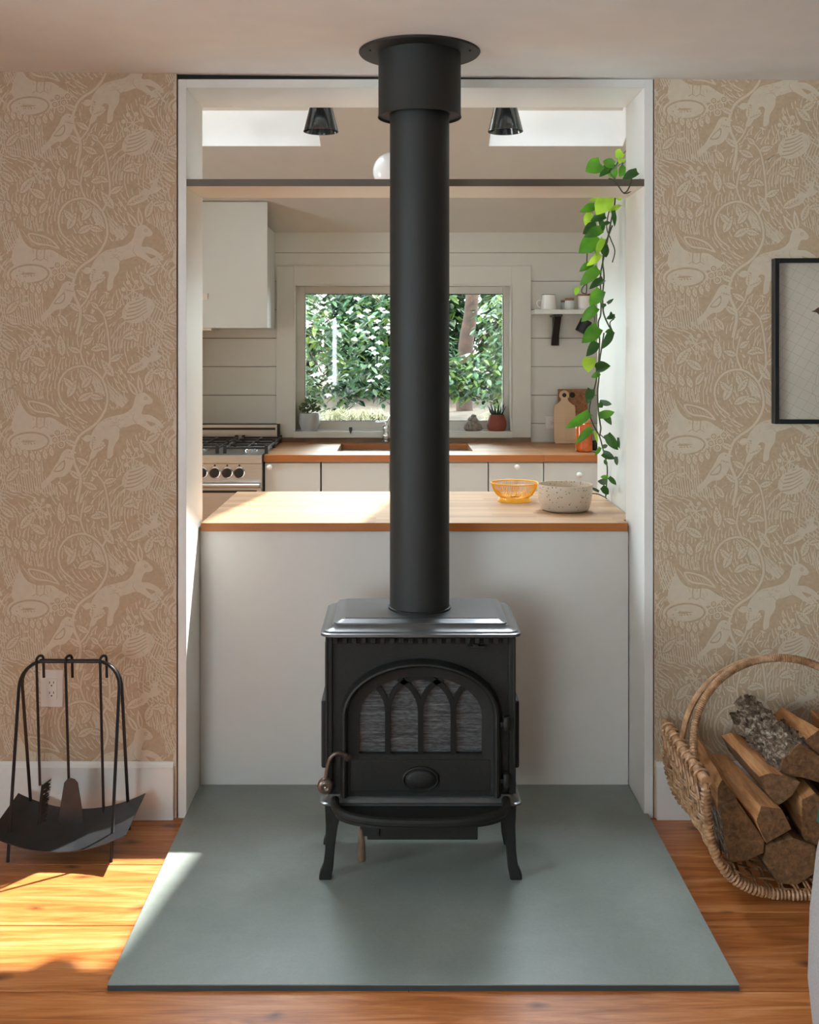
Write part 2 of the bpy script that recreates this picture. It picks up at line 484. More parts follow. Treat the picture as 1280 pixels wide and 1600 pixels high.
# floor: planks as pieces
floor = B('floor', XL0, XR0, YB, 8.0, -0.06, -0.022, M_gap, kind='structure')
def plank(x0, x1, y0, y1):
    obj('floor_board', MB().box(x0, x1, y0 + 0.0018, y1 - 0.0018, -0.022, 0.0), M_pine, floor, bevel=0.0012, segs=1)
SLX0, SLX1, SLY0, SLY1 = -0.6966, 0.808, 2.591, 3.784
for ys in ((3.84, 3.229, 2.887, 2.590),):
    for a, b in zip(ys[1:], ys[:-1]): plank(XL0, 0.02, a, b)
for a, b in zip((3.278, 2.953, 2.603), (3.84, 3.278, 2.953)): plank(0.0225, XR0, a, b)
B('floor_board', 0.0225, XR0, 2.5912, 2.6018, -0.022, 0.0, M_pine, floor)
yy = 2.590
for w in (0.31, 0.34, 0.29, 0.33, 0.30, 0.35, 0.31, 0.33, 0.3, 0.33, 0.32, 0.31, 0.33, 0.3, 0.33, 0.32, 0.31, 0.3):
    y2 = max(YB, yy - w); plank(XL0, XR0, y2, yy); yy = y2
    if yy <= YB: break
yy = 3.84
while yy < 8.0:
    plank(XL0, XR0, yy, min(8.0, yy + 0.32)); yy += 0.32

# dividing wall left and right of the opening, with wallpaper
def quadwall(x0, x1, y0, y1, z0=0.0):
    m = MB(); pr = [(x0, z0), (x1, z0), (x1, zceil(x1) + 0.02), (x0, zceil(x0) + 0.02)]
    return m.prism(pr, y1, 'Y', y0)
wall_left = obj('wall_left', quadwall(XL0, WLX, YW, YT), M_paper_t, kind='structure')
wall_right = obj('wall_right', quadwall(WRX, XR0, YW, YT), M_paper_t, kind='structure')
obj('wall_above_opening', MB().box(WLX, WRX, YW + 0.012, YT, 2.4135, 2.46), M_gap, kind='structure')  # dark header in the gap, added to stop light coming through
B('trim_9', WLX + 0.0004, LLX - 0.0002, YW + 0.12, YT, 0, 2.411, M_gap, kind='structure')
B('trim_10', LRX + 0.0002, WRX - 0.0004, YW + 0.12, YT, 0, 2.411, M_gap, kind='structure')
# ceiling of the living room, slightly out of level like the photo's
m = MB(); m.prism([(XL0, zceil(XL0)), (XR0, zceil(XR0)), (XR0, 2.75), (XL0, 2.75)], YT, 'Y', YB - 0.1)
ceiling = obj('ceiling', m, M_ceil, kind='structure')
# other living-room walls with unseen window openings sized for fill light (behind and beside the camera)
def wall_with_hole(name, axis, pos, th, a0, a1, z1, ha0, ha1, hz0, hz1, mat):
    m = MB()
    for (u0, u1, w0, w1) in ((a0, ha0, 0, z1), (ha1, a1, 0, z1), (ha0, ha1, 0, hz0), (ha0, ha1, hz1, z1)):
        if u1 - u0 < 1e-4: continue
        if axis == 'X': m.box(pos, pos + th, u0, u1, w0, w1)
        else: m.box(u0, u1, pos, pos + th, w0, w1)
    return obj(name, m, mat, kind='structure')
wall_with_hole('wall_living_left', 'X', XL0 - 0.15, 0.15, YB - 0.1, YT, 2.75, -0.8, 1.3, 0.75, 2.25, M_white)
B('wall_living_right', XR0, XR0 + 0.15, YB - 0.1, YT, 0, 2.75, M_darkwall, kind='structure')
wall_with_hole('wall_behind_camera', 'Y', YB - 0.15, 0.15, XL0 - 0.15, XR0 + 0.15, 2.75, -2.4, -1.0, 0.9, 2.1, M_darkwall)
portal('portal_left_window', (XL0 - 0.02, 0.25, 1.5), (0, -PI / 2, 0), 1.5, 2.1)
portal('portal_rear_window', (-1.7, YB - 0.02, 1.5), (PI / 2, 0, PI), 1.4, 1.2)
def window_unit(n, horizontal, pos, a0, a1, z0, z1, mull):
    t = MB(); f = 0.05
    def bx(u0, u1, w0, w1, d0=0.0, d1=0.06):
        if horizontal: t.box(u0, u1, pos + d0, pos + d1, w0, w1)
        else: t.box(pos + d0, pos + d1, u0, u1, w0, w1)
    bx(a0, a1, z0, z0 + f); bx(a0, a1, z1 - f, z1); bx(a0, a0 + f, z0 + f, z1 - f); bx(a1 - f, a1, z0 + f, z1 - f)
    for q in mull: bx(q - f / 2, q + f / 2, z0 + f, z1 - f)
    o = obj('window_%d' % n, t, M_white, kind='structure')
    g = MB()
    if horizontal: g.box(a0 + f, a1 - f, pos + 0.028, pos + 0.032, z0 + f, z1 - f)
    else: g.box(pos + 0.028, pos + 0.032, a0 + f, a1 - f, z0 + f, z1 - f)
    obj('pane', g, M_glass, o); return o
window_unit(2, False, XL0 - 0.12, -0.8, 1.3, 0.75, 2.25, (0.25,))
window_unit(3, True, YB - 0.12, -2.4, -1.0, 0.9, 2.1, (-1.7,))

# opening lining (trim)
B('trim_1', LLX, JL, YW, 3.84, 0.0, 2.411, M_lining, bevel=0.001, kind='structure')
B('trim_2', JR, LRX, YW, 3.84, 0.0, 2.411, M_lining, bevel=0.001, kind='structure')
B('trim_3', JL, JR, YW, 3.84, 2.383, 2.411, M_lining, bevel=0.001, kind='structure')
tb = B('trim_4', JL, JR, YW + 0.003, 3.82, 2.062, 2.085, M_lining, kind='structure')
B('beam_edge', JL, JR, YW, YW + 0.003, 2.062, 2.085, M_taupe, tb)
# baseboards
for nm, x0, x1 in (('baseboard_left', XL0, -0.737), ('baseboard_right', 0.8355, XR0)):
    b_ = MB().prism([(YW - 0.016, 0.0), (YW, 0.0), (YW, 0.186), (YW - 0.005, 0.186), (YW - 0.009, 0.178), (YW - 0.016, 0.170)], x1, 'Z', x0)
    for v in b_.bm.verts: v.co = Vector((v.co.z, v.co.x, v.co.y))
    obj(nm, b_, M_lining, kind='structure')

# ---------------- kitchen shell
WX0, WX1, WZ0, WZ1 = -0.7085, 0.747, 0.985, 1.967      # kitchen window opening
m = MB()
for x0, x1, z0, z1 in ((KX0, WX0, 0, 2.6), (WX1, KX1, 0, 2.6), (WX0, WX1, 0, WZ0), (WX0, WX1, WZ1, 2.6)):
    m.box(x0, x1, KY, KY + 0.16, z0, z1 if z1 < 2.5 else 2.24)
wall_kitchen = obj('wall_kitchen_back', m, M_gap, kind='structure')
zz = 1.2274 - 0.1907 * 3
while zz < 2.36:
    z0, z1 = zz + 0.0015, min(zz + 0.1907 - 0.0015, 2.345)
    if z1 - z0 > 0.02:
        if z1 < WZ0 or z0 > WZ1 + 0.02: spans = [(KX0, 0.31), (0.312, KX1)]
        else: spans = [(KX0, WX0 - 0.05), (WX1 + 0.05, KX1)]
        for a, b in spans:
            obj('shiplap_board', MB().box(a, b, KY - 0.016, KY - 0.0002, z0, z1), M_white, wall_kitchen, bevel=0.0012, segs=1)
    zz += 0.1907
def gable(name, x0, x1, hole=None):
    m = MB(); ys_ = [YT, KY + 0.16] if not hole else [YT, hole[0], hole[1], KY + 0.16]
    def slab(y0, y1, z0, top0, top1):
        v = [m.v(p) for x in (x0, x1) for p in ((x, y0, z0), (x, y1, z0), (x, y1, top1), (x, y0, top0))]
        for q in ((0, 1, 2, 3), (7, 6, 5, 4), (0, 4, 5, 1), (1, 5, 6, 2), (2, 6, 7, 3), (3, 7, 4, 0)): m._f([v[k] for k in q])
    for a, b in zip(ys_, ys_[1:]):
        if hole and a == hole[0]: slab(a, b, 0, hole[2], hole[2]); slab(a, b, hole[3], zk(a) + .1, zk(b) + .1)
        else: slab(a, b, 0, zk(a) + .1, zk(b) + .1)
    return obj(name, m, M_white, kind='structure')
gable('wall_kitchen_left', KX0 - 0.15, KX0, (4.9, 5.6, 1.0, 2.1))
window_unit(6, False, KX0 - 0.12, 4.9, 5.6, 1.0, 2.1, (5.25,))  # unseen window added to light the kitchen from the left
portal('portal_added_side_window', (KX0 - 0.02, 5.25, 1.55), (0, -PI / 2, 0), 1.1, 0.7)
gable('wall_kitchen_right', KX1, KX1 + 0.15)
B('wall_kitchen_front', KX0 - 0.15, KX1 + 0.15, YT - 0.14, YT - 0.002, 2.46, 3.66, M_white, kind='structure')
B('wall_kitchen_front_left', KX0, XL0 + 0.0, YT, YT + 0.01, 0, 2.5, M_white, kind='structure') if KX0 < XL0 else None
# sloped kitchen ceiling with two skylight wells; the roof runs on into an unseen eave added to shade the window
SY0, SY1 = 4.54, 6.267
SKY = ((-1.23, -0.457), (0.512, 1.283))
xs = [KX0 - 0.15, SKY[0][0], SKY[0][1], SKY[1][0], SKY[1][1], KX1 + 0.15]
ys = [YT - 0.14, SY0, SY1, KY + 0.75]
m = MB()
for i in range(5):
    for j in range(3):
        if j == 1 and i in (1, 3): continue
        x0, x1, y0, y1 = xs[i], xs[i + 1], ys[j], ys[j + 1]
        t = 0.235
        v = [m.v((x, y, zk(y) + d)) for d in (0, t) for x, y in ((x0, y0), (x1, y0), (x1, y1), (x0, y1))]
        for q in ((3, 2, 1, 0), (4, 5, 6, 7)): m._f([v[k] for k in q])
        # side faces only where they border a hole or the outside
        def open_(ii, jj): return ii < 0 or ii > 4 or jj < 0 or jj > 2 or (jj == 1 and ii in (1, 3))
        if open_(i, j - 1): m._f([v[k] for k in (0, 1, 5, 4)])
        if open_(i + 1, j): m._f([v[k] for k in (1, 2, 6, 5)])
        if open_(i, j + 1): m._f([v[k] for k in (2, 3, 7, 6)])
        if open_(i - 1, j): m._f([v[k] for k in (3, 0, 4, 7)])
bmesh.ops.remove_doubles(m.bm, verts=m.bm.verts[:], dist=1e-5)
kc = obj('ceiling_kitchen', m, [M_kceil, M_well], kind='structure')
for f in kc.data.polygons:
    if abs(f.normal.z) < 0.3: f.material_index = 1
for n, (x0, x1) in enumerate(SKY):
    sk = MB(); f, e = 0.055, 0.01
    insR = 0.10
    for (a0, a1, b0, b1) in ((x0 - e, x1 + e, SY0 - e, SY0 + f), (x0 - e, x1 + e, SY1 - f, SY1 + e), (x0 - e, x0 + 0.012, SY0 + f, SY1 - f), (x1 - insR, x1 + e, SY0 + f, SY1 - f)):
        v = [sk.v((x, y, zk(y) + 0.235 + d)) for d in (-0.03, 0.05) for x, y in ((a0, b0), (a1, b0), (a1, b1), (a0, b1))]
        for q in ((3, 2, 1, 0), (4, 5, 6, 7), (0, 1, 5, 4), (1, 2, 6, 5), (2, 3, 7, 6), (3, 0, 4, 7)): sk._f([v[k] for k in q])
    so = obj('window_%d' % (4 + n), sk, M_white, kind='structure')
    g = MB(); v = [g.v((x, y, zk(y) + 0.26)) for x, y in ((x0, SY0), (x1, SY0), (x1, SY1), (x0, SY1))]; g._f(v)
    obj('pane', g, M_glass, so)
    ym = (SY0 + SY1) / 2
    portal('portal_skylight', ((x0 + x1) / 2, ym, zk(ym) + 0.33), (-math.atan(0.38), 0, 0), x1 - x0, (SY1 - SY0) / math.cos(math.atan(0.38)))

# kitchen window: casing, frame, pane, sill, latch
win = obj('window_1', MB().box(WX0, -0.6416, 7.36, 7.43, 0.99, WZ1).box(0.698, WX1, 7.36, 7.43, 0.99, WZ1)
          .box(-0.6416, 0.698, 7.36, 7.43, 1.909, WZ1).box(-0.6416, 0.698, 7.36, 7.43, 0.99, 1.049), M_white, bevel=0.003, kind='structure')
B('pane', -0.6416, 0.698, 7.395, 7.40, 1.049, 1.909, M_glass2, win)
g_ = 0.004
obj('gasket', MB().box(-0.6416, -0.6416 + g_, 7.358, 7.364, 1.049, 1.909).box(0.698 - g_, 0.698, 7.358, 7.364, 1.049, 1.909).box(-0.6416 + g_, 0.698 - g_, 7.358, 7.364, 1.909 - g_, 1.909).box(-0.6416 + g_, 0.698 - g_, 7.358, 7.364, 1.049, 1.049 + g_), M_black, win)
cs = MB().box(-0.8245, WX0, 7.268, 7.30, 0.945, 2.092).box(WX1, 0.876, 7.268, 7.30, 0.945, 2.092).box(WX0, WX1, 7.268, 7.30, WZ1, 2.092)
obj('window_casing', cs, M_white, win, bevel=0.002)
ib = 0.010
obj('casing_bead', MB().box(WX0, WX0 + ib, 7.262, 7.36, 0.99, WZ1).box(WX1 - ib, WX1, 7.262, 7.36, 0.99, WZ1).box(WX0 + ib, WX1 - ib, 7.262, 7.36, WZ1 - ib, WZ1), M_white, win, bevel=0.002)
B('window_sill', WX0 - 0.003, WX1 + 0.003, 7.235, 7.36, 0.945, 0.988, M_white, win, bevel=0.003)
lp = P(548, 667.5, 7.225)
obj('window_latch', MB().prism([(lp.x - 0.011, lp.z), (lp.x + 0.011, lp.z), (lp.x + 0.011, lp.z - 0.020), (lp.x, lp.z - 0.048), (lp.x - 0.011, lp.z - 0.020)], 7.234, 'Y', 7.222), M_black, win)
portal('portal_kitchen_window', (0.02, 7.45, 1.48), (-PI / 2, 0, 0), 1.5, 1.0)

# ================================================================== WALLPAPER PRINT (flat ink laid on the wall)
TW, TH, TS = 252.0, 262.0, 0.002088
tile_l, tile_t = [], []      # (layer, polygon)
R_ = random.Random(11)
def sp2(pts, n=4, closed=False):
    out = []; N = len(pts)
    rng = range(N) if closed else range(N - 1)
    for i in rng:
        g = (lambda k: pts[k % N]) if closed else (lambda k: pts[min(max(k, 0), N - 1)])
        p0, p1, p2, p3 = g(i - 1), g(i), g(i + 1), g(i + 2)
        for k in range(n):
            t = k / n
            out.append(tuple(0.5 * (2 * p1[a] + (p2[a] - p0[a]) * t + (2 * p0[a] - 5 * p1[a] + 4 * p2[a] - p3[a]) * t * t + (3 * p1[a] - p0[a] - 3 * p2[a] + p3[a]) * t ** 3) for a in (0, 1)))
    if not closed: out.append(pts[-1])
    return out
INKN = {}
def ink(layer, poly):
    INKN[layer] = INKN.get(layer, 0) + 1
    off = (layer + 2) * 0.00040 + (INKN[layer] * 1.0e-6 if layer >= 0 else 0)
    (tile_l if layer % 2 == 1 else tile_t).append((off, poly))
def fill(layer, pts, n=4): ink(layer, sp2(pts, n, True))
def stroke(layer, pts, w0, w1=None, n=3):
    w1 = w0 if w1 is None else w1
    if layer == 3 and w0 > 2.3: stroke(2, pts, w0 + 4, w1 + 3.4, n)
    c = sp2(pts, n) if len(pts) > 2 else list(pts); N = len(c); L, Rr = [], []
    for i, p in enumerate(c):
        a, b = c[max(i - 1, 0)], c[min(i + 1, N - 1)]
        dx, dy = b[0] - a[0], b[1] - a[1]; d = math.hypot(dx, dy) or 1
        w = (w0 + (w1 - w0) * i / (N - 1)) / 2
        L.append((p[0] - dy / d * w, p[1] + dx / d * w)); Rr.append((p[0] + dy / d * w, p[1] - dx / d * w))
    ink(layer, L + Rr[::-1])
def lens(layer, x, y, ang, L, W, n=6):
    if layer == 3 and W > 5: lens(2, x - math.cos(ang) * 2.4, y - math.sin(ang) * 2.4, ang, L + 4.8, W + 5, n)
    ca, sa = math.cos(ang), math.sin(ang); up, dn = [], []
    for i in range(n + 1):
        t = i / n; w = W / 2 * math.sin(PI * t ** 0.8)
        up.append((x + ca * L * t - sa * w, y + sa * L * t + ca * w)); dn.append((x + ca * L * t + sa * w, y + sa * L * t - ca * w))
    ink(layer, up + dn[-2:0:-1])
def circ(layer, x, y, r, ry=None, n=12, rot=0):
    ry = ry or r
    ink(layer, [(x + r * math.cos(2 * PI * i / n) * math.cos(rot) - ry * math.sin(2 * PI * i / n) * math.sin(rot), y + r * math.cos(2 * PI * i / n) * math.sin(rot) + ry * math.sin(2 * PI * i / n) * math.cos(rot)) for i in range(n)])
def hatch(layer, a, b, n, ang, L, w, bend=0.0, jit=2.0):
    for i in range(n):
        t = i / max(1, n - 1); x = a[0] + (b[0] - a[0]) * t + R_.uniform(-.5, .5); y = a[1] + (b[1] - a[1]) * t
        l = L + R_.uniform(-jit, jit) * 3; an = ang + R_.uniform(-.03, .03)
        mx, my = x + math.cos(an + bend) * l / 2, y + math.sin(an + bend) * l / 2
        stroke(layer, [(x, y), (mx, my), (x + math.cos(an) * l, y + math.sin(an) * l)], w, w * 0.5, 2)
def ear(x, y, ang, L, layer=3):
    lens(layer, x, y, ang, L, L * 0.42)
    for k in range(4): lens(layer + 1, x + math.cos(ang) * L * (0.18 + .18 * k), y + math.sin(ang) * L * (0.18 + .18 * k), ang + (0.5 if k % 2 else -0.5), L * 0.2, L * 0.08, 4)
# carved background strokes following a periodic flow
for iy in range(16):
    for ix in range(42):
        x = ix * 6.0 + (3 if iy % 2 else 0) + R_.uniform(-.6, .6); y = iy * 16.375 + R_.uniform(-1.5, 1.5) + (ix % 3) * 4
        an = 1.75 + 0.75 * math.sin(2 * PI * x / TW + 1.0) * math.cos(2 * PI * y / TH) + 0.35 * math.sin(4 * PI * y / TH + 2 * PI * x / TW)
        l = R_.uniform(13, 24)
        if iy % 2 == 0 or R_.random() < .45: stroke(-1, [(x, y), (x + math.cos(an + .12) * l * .5, y + math.sin(an + .12) * l * .5), (x + math.cos(an - .05) * l, y + math.sin(an - .05) * l)], 2.1, 1.0, 2)
# meadow hatching
hatch(1, (-6, 128), (80, 112), 22, 1.86, 66, 1.9, 0.10)
hatch(1, (4, 14), (92, 4), 24, 1.66, 58, 1.7, 0.06)
hatch(1, (150, 168), (258, 92), 26, 2.25, 62, 1.8, -0.05)
hatch(1, (150, 232), (250, 238), 22, 1.45, 34, 1.5)
hatch(1, (196, 30), (250, 4), 14, 1.20, 34, 1.8)
hatch(1, (-4, 196), (26, 244), 11, 2.5, 44, 1.8)
for i in range(8): ear(10 + i * 10, 62 + 5 * math.sin(i), 1.75, 17)
for i in range(5): ear(2 + i * 13, 186 - i * 2, 1.95, 21)
# winding stems
stroke(3, [(118, -6), (124, 30), (112, 64), (121, 96), (150, 118), (166, 150), (158, 186), (132, 206), (104, 200), (90, 178), (94, 152), (112, 136)], 4.6, 2.6)
stroke(3, [(122, 34), (136, 52), (142, 74)], 2.8, 1.6); stroke(3, [(158, 186), (170, 214), (166, 262)], 3.4, 3.0)
stroke(3, [(166, 0), (160, 24), (146, 40)], 3.0, 1.6)
stroke(3, [(132, 206), (124, 228), (130, 258)], 2.8, 2.2)
for (x, y, a, L, W) in ((104, 158, 1.1, 30, 12), (120, 152, 0.5, 28, 11), (112, 172, 2.3, 22, 10), (126, 172, 0.9, 26, 11), (138, 160, -0.2, 22, 9), (130, 182, 1.9, 20, 9),
                        (142, 74, 0.4, 24, 10), (142, 74, 1.5, 22, 9), (136, 52, 2.6, 22, 9), (124, 30, 2.5, 24, 9), (116, 60, 2.9, 20, 9), (118, 82, 2.7, 22, 9),
                        (170, 214, 0.5, 24, 10), (167, 232, 2.7, 22, 9), (124, 228, 2.8, 22, 9), (128, 240, 0.6, 20, 9), (160, 24, 0.3, 22, 9), (152, 34, 2.4, 16, 8)):
    lens(3, x, y, a, L, W); stroke(4, [(x + math.cos(a) * 3, y + math.sin(a) * 3), (x + math.cos(a) * (L - 4), y + math.sin(a) * (L - 4))], 1.2, 0.7)
    for q in (0.35, 0.55, 0.75):
        for sgn in (1, -1): stroke(4, [(x + math.cos(a) * L * q, y + math.sin(a) * L * q), (x + math.cos(a) * L * q + math.cos(a + sgn * .8) * W * .36, y + math.sin(a) * L * q + math.sin(a + sgn * .8) * W * .36)], 0.7, 0.5)
# star flowers and berries
for (x, y, r) in ((206, 62, 15), (60, 246, 14), (150, 92, 11)):
    for k in range(7):
        a = k * 2 * PI / 7 + .3; stroke(3, [(x, y), (x + r * .7 * math.cos(a), y + r * .7 * math.sin(a))], 1.6); circ(3, x + r * math.cos(a), y + r * math.sin(a), r * .24, n=8)
    circ(3, x, y, r * .2, n=8)
for (x, y) in ((88, 102), (98, 94), (84, 91), (94, 84), (104, 104)): circ(3, x, y, 6.2, n=10); circ(4, x, y, 4.4, n=10); circ(5, x, y, 2.4, n=8); circ(6, x, y, 1.1, n=6)
# oval seed pods
for (x, y, rx, ry, ro) in ((44, 88, 31, 15, 0.05),):
    circ(1, x, y, rx + 5, ry + 4, 20, ro); circ(2, x, y, rx + 1, ry + 1, 20, ro); circ(3, x, y, rx - 2, ry - 2, 20, ro)
    for k in range(9): circ(4, x + R_.uniform(-20, 20), y + R_.uniform(-7, 7), 1.3, n=6)
    lens(4, x - 14, y, 0.05, 26, 4)
# striped bulb
circ(1, 214, 32, 27, 19, 18, 0.5)
for k in range(6): stroke(2, [(194 + k * 1.5, 16 + k * 6), (210 + k, 19 + k * 6.2), (228 - k * .5, 30 + k * 5)], 2.3, 1.2)
# ground-feeding bird (dark body on a light mound)
fill(1, [(16, 108), (30, 150), (60, 148), (96, 128), (104, 108), (74, 98), (40, 100)])
fill(2, [(14, 172), (20, 178), (29, 176), (35, 164), (48, 156), (68, 154), (84, 146), (98, 128), (104, 112), (92, 118), (78, 126), (58, 126), (42, 132), (32, 146), (26, 162), (20, 169)])
fill(3, [(42, 152), (60, 150), (78, 143), (92, 127), (74, 132), (56, 134), (46, 141)])
fill(4, [(45, 150), (60, 147.6), (75, 141), (86, 131), (73, 134.6), (57, 137), (48.5, 142)])
for k in range(7): stroke(5, [(50 + k * 5, 147 - k * 1.5), (54 + k * 5, 139 - k * .9)], 1.0, .6)
for k in range(9): stroke(3, [(31 + k * 2, 158 - k * 3), (35 + k * 2.4, 154 - k * 2.8)], 0.9, .5)
circ(3, 21.5, 174, 1.5, n=8)
for x in (56, 68): stroke(2, [(x, 128), (x - 1, 112)], 2.0, 1.4); stroke(2, [(x - 7, 109), (x - 1, 112), (x + 6, 108)], 1.3, .8)
# perched bird (light)
fill(2, [(66, 44), (80, 76), (112, 84), (126, 62), (112, 30), (84, 20)])
fill(3, [(62, 22), (74, 34), (80, 44), (90, 60), (96, 72), (104, 77), (112, 74), (118, 71), (112, 68), (113, 56), (108, 44), (98, 34), (86, 32), (74, 22), (66, 14)])
fill(4, [(82, 42), (92, 54), (99, 60), (100, 50), (94, 42)]); fill(5, [(84.5, 43.5), (92, 52), (97.5, 56.5), (98, 50), (93, 44)])
circ(4, 107, 72, 1.4, n=8); stroke(3, [(92, 34), (92, 26), (86, 22)], 1.4, .8)
# flying bird (light)
fill(3, [(214, 210), (224, 222), (232, 220), (238, 232), (246, 240), (244, 226), (250, 222), (244, 216), (232, 212), (226, 204), (214, 198), (202, 196), (208, 202)])
for k in range(4): stroke(4, [(205 + k * 3, 198.5 + k * 1.4), (213 + k * 2.4, 202.5 + k * 1.4)], .8, .5)
# leaping hare (light)
fill(2, [(126, 80), (150, 132), (190, 142), (212, 170), (244, 160), (256, 128), (220, 104), (196, 92), (186, 66), (150, 62)])
fill(3, [(140, 96), (148, 112), (162, 124), (180, 129), (196, 134), (206, 144), (209, 156), (214, 163), (223, 165), (231, 160), (237, 152), (233, 147), (225, 146), (221, 138), (220, 131),
         (232, 130), (246, 122), (254, 112), (250, 109), (240, 117), (226, 121), (232, 114), (244, 104), (240, 101), (226, 109), (212, 116), (198, 112), (186, 108), (184, 94), (176, 80), (174, 66), (166, 62), (166, 76), (168, 90), (160, 92), (154, 80), (146, 64), (138, 62), (142, 76), (148, 90), (146, 96)])
lens(3, 213, 160, 2.15, 31, 10); lens(4, 211, 163, 2.15, 20, 3.6); lens(3, 219, 162, 1.72, 32, 9); lens(4, 218.6, 167, 1.72, 20, 3.2)
circ(4, 226, 156, 2.9, n=10); circ(5, 226, 156, 1.9, n=8); circ(6, 226, 156, .9, n=6)
fill(3, [(140, 98), (132, 98), (128, 92), (134, 88), (142, 92)])
for k in range(26): x = R_.uniform(158, 196); y = 100 + R_.uniform(6, 24) + (x - 158) * .12; stroke(4, [(x, y), (x + 3, y + 1.2)], .7, .4)
stroke(4, [(186, 108), (180, 114), (170, 112)], .9, .5); stroke(4, [(212, 116), (206, 124), (208, 132)], 1.0, .5)
for (x, y, a, L, W) in ((176, 190, 2.2, 34, 13), (196, 196, 0.5, 36, 13), (226, 176, 1.2, 30, 12), (30, 214, 0.9, 34, 13), (20, 232, 2.5, 30, 11), (70, 206, 2.6, 32, 12), (96, 222, 1.7, 34, 13),
                        (190, 250, 0.3, 34, 12), (214, 244, 2.0, 26, 11), (8, 26, 0.8, 30, 11), (150, 14, 2.7, 26, 10), (104, 6, 2.2, 26, 10), (240, 70, 2.4, 32, 12), (226, 86, 0.6, 28, 11), (140, 232, 0.2, 26, 10), (60, 182, 1.0, 26, 10), (236, 196, 0.2, 24, 9)):
    lens(3, x, y, a, L, W); stroke(4, [(x + math.cos(a) * 4, y + math.sin(a) * 4), (x + math.cos(a) * (L - 5), y + math.sin(a) * (L - 5))], 1.5, 0.8)
    for q in (0.25, 0.4, 0.55, 0.7):
        for sgn in (1, -1): stroke(4, [(x + math.cos(a) * L * q, y + math.sin(a) * L * q), (x + math.cos(a) * L * q + math.cos(a + sgn * .7) * W * .42, y + math.sin(a) * L * q + math.sin(a + sgn * .7) * W * .42)], 0.9, 0.6)
# small leaves and flecks scattered as filler
for k in range(60):
    x, y = R_.uniform(0, TW), R_.uniform(0, TH); lens(1, x, y, R_.uniform(0, 6.28), R_.uniform(7, 15), R_.uniform(2, 4.5), 4)
for k in range(120):
    x, y = R_.uniform(0, TW), R_.uniform(0, TH); stroke(2, [(x, y), (x + R_.uniform(-6, 6), y + R_.uniform(3, 9))], .9, .5)

def lay_print(parent, x0, x1, z0, ztop, u_off, v_off):
    for nm, lst, mt in (('wallpaper_print', tile_l, M_paper_l), ('wallpaper_overprint', tile_t, M_paper_t)):
        bm = bmesh.new()
        i0 = int((x0 - u_off) / (TW * TS)) - 2; i1 = int((x1 - u_off) / (TW * TS)) + 2
        for i in range(i0, i1 + 1):
            for j in range(-2, 6):
                ox, oz = u_off + i * TW * TS, v_off + j * TH * TS
                if ox > x1 or ox + TW * TS < x0 - 0.05 or oz > ztop + .05 or oz + TH * TS < z0 - .1: continue
                for layer, poly in lst:
                    try: bm.faces.new([bm.verts.new((ox + u * TS, YW - layer, oz + v * TS)) for u, v in poly])
                    except ValueError: pass
        for co, no in (((x0, 0, 0), (-1, 0, 0)), ((x1, 0, 0), (1, 0, 0)), ((0, 0, z0), (0, 0, -1)), ((0, 0, ztop), (0.0105, 0, 1))):
            bmesh.ops.bisect_plane(bm, geom=bm.verts[:] + bm.edges[:] + bm.faces[:], plane_co=co, plane_no=no, clear_outer=True)
        for f in bm.faces:
            f.normal_update()
            if f.normal.y > 0: f.normal_flip()
        w = MB(); w.bm.free(); w.bm = bm
        obj(nm, w, mt, parent, kind='stuff', recalc=False)
lay_print(wall_left, -1.75, WLX - 0.0005, 0.17, zceil(0), -1.3008, 0.497)
lay_print(wall_right, WRX + 0.0005, 1.75, 0.17, zceil(0), 0.8394, 0.486)

# ================================================================== HEARTH SLAB
hs = thing('hearth_slab', (0.05, 3.1, 0), 'honed grey-green slate slab under the wood stove on the pine floor', 'hearth')
obj('slab_top', MB().prism([(SLX0, SLY0), (SLX1, SLY0), (SLX1, YW - 0.002), (JR - 0.002, YW - 0.002), (JR - 0.002, SLY1), (SLX0, SLY1)], 0.016, 'Z', 0.0135), M_slab, hs)
obj('slab_body', MB().prism([(SLX0, SLY0), (SLX1, SLY0), (SLX1, YW - 0.002), (JR - 0.002, YW - 0.002), (JR - 0.002, SLY1), (SLX0, SLY1)], 0.0135, 'Z', 0.0), M_slabedge, hs)
ZS = 0.016

# ================================================================== WOOD STOVE
CX = 0.059
def loft_rect(m, x0, x1, y0, y1, prof, r=0.02, n=4):
    rings = []
    for ins, z in prof:
        a0, a1, b0, b1 = x0 + ins, x1 - ins, y0 + ins, y1 - ins; rr = max(0.002, r - ins * 0.3); ring = []
        for cx, cy, st in ((a1 - rr, b1 - rr, 0), (a0 + rr, b1 - rr, 1), (a0 + rr, b0 + rr, 2), (a1 - rr, b0 + rr, 3)):
            for k in range(n + 1):
                a = (st + k / n) * PI / 2; ring.append((cx + rr * math.cos(a), cy + rr * math.sin(a), z))
        rings.append(ring)
    return m.rings(rings)
st = thing('wood_stove', (CX, 3.25, ZS), 'dark grey cast-iron wood stove with arched glass door on the slate hearth', 'stove')
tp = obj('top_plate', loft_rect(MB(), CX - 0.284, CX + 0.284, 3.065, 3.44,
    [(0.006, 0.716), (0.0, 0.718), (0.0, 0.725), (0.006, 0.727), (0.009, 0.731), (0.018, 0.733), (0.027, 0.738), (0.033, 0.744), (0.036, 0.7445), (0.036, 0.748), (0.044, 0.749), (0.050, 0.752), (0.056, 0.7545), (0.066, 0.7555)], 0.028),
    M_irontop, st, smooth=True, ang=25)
bd = MB()
for i in range(78): bd.box(CX - 0.215 + i * 0.0056, CX - 0.2122 + i * 0.0056, 3.129, 3.1325, 0.7548, 0.7572)
obj('bead_trim', bd, M_iron, tp, kind='stuff')
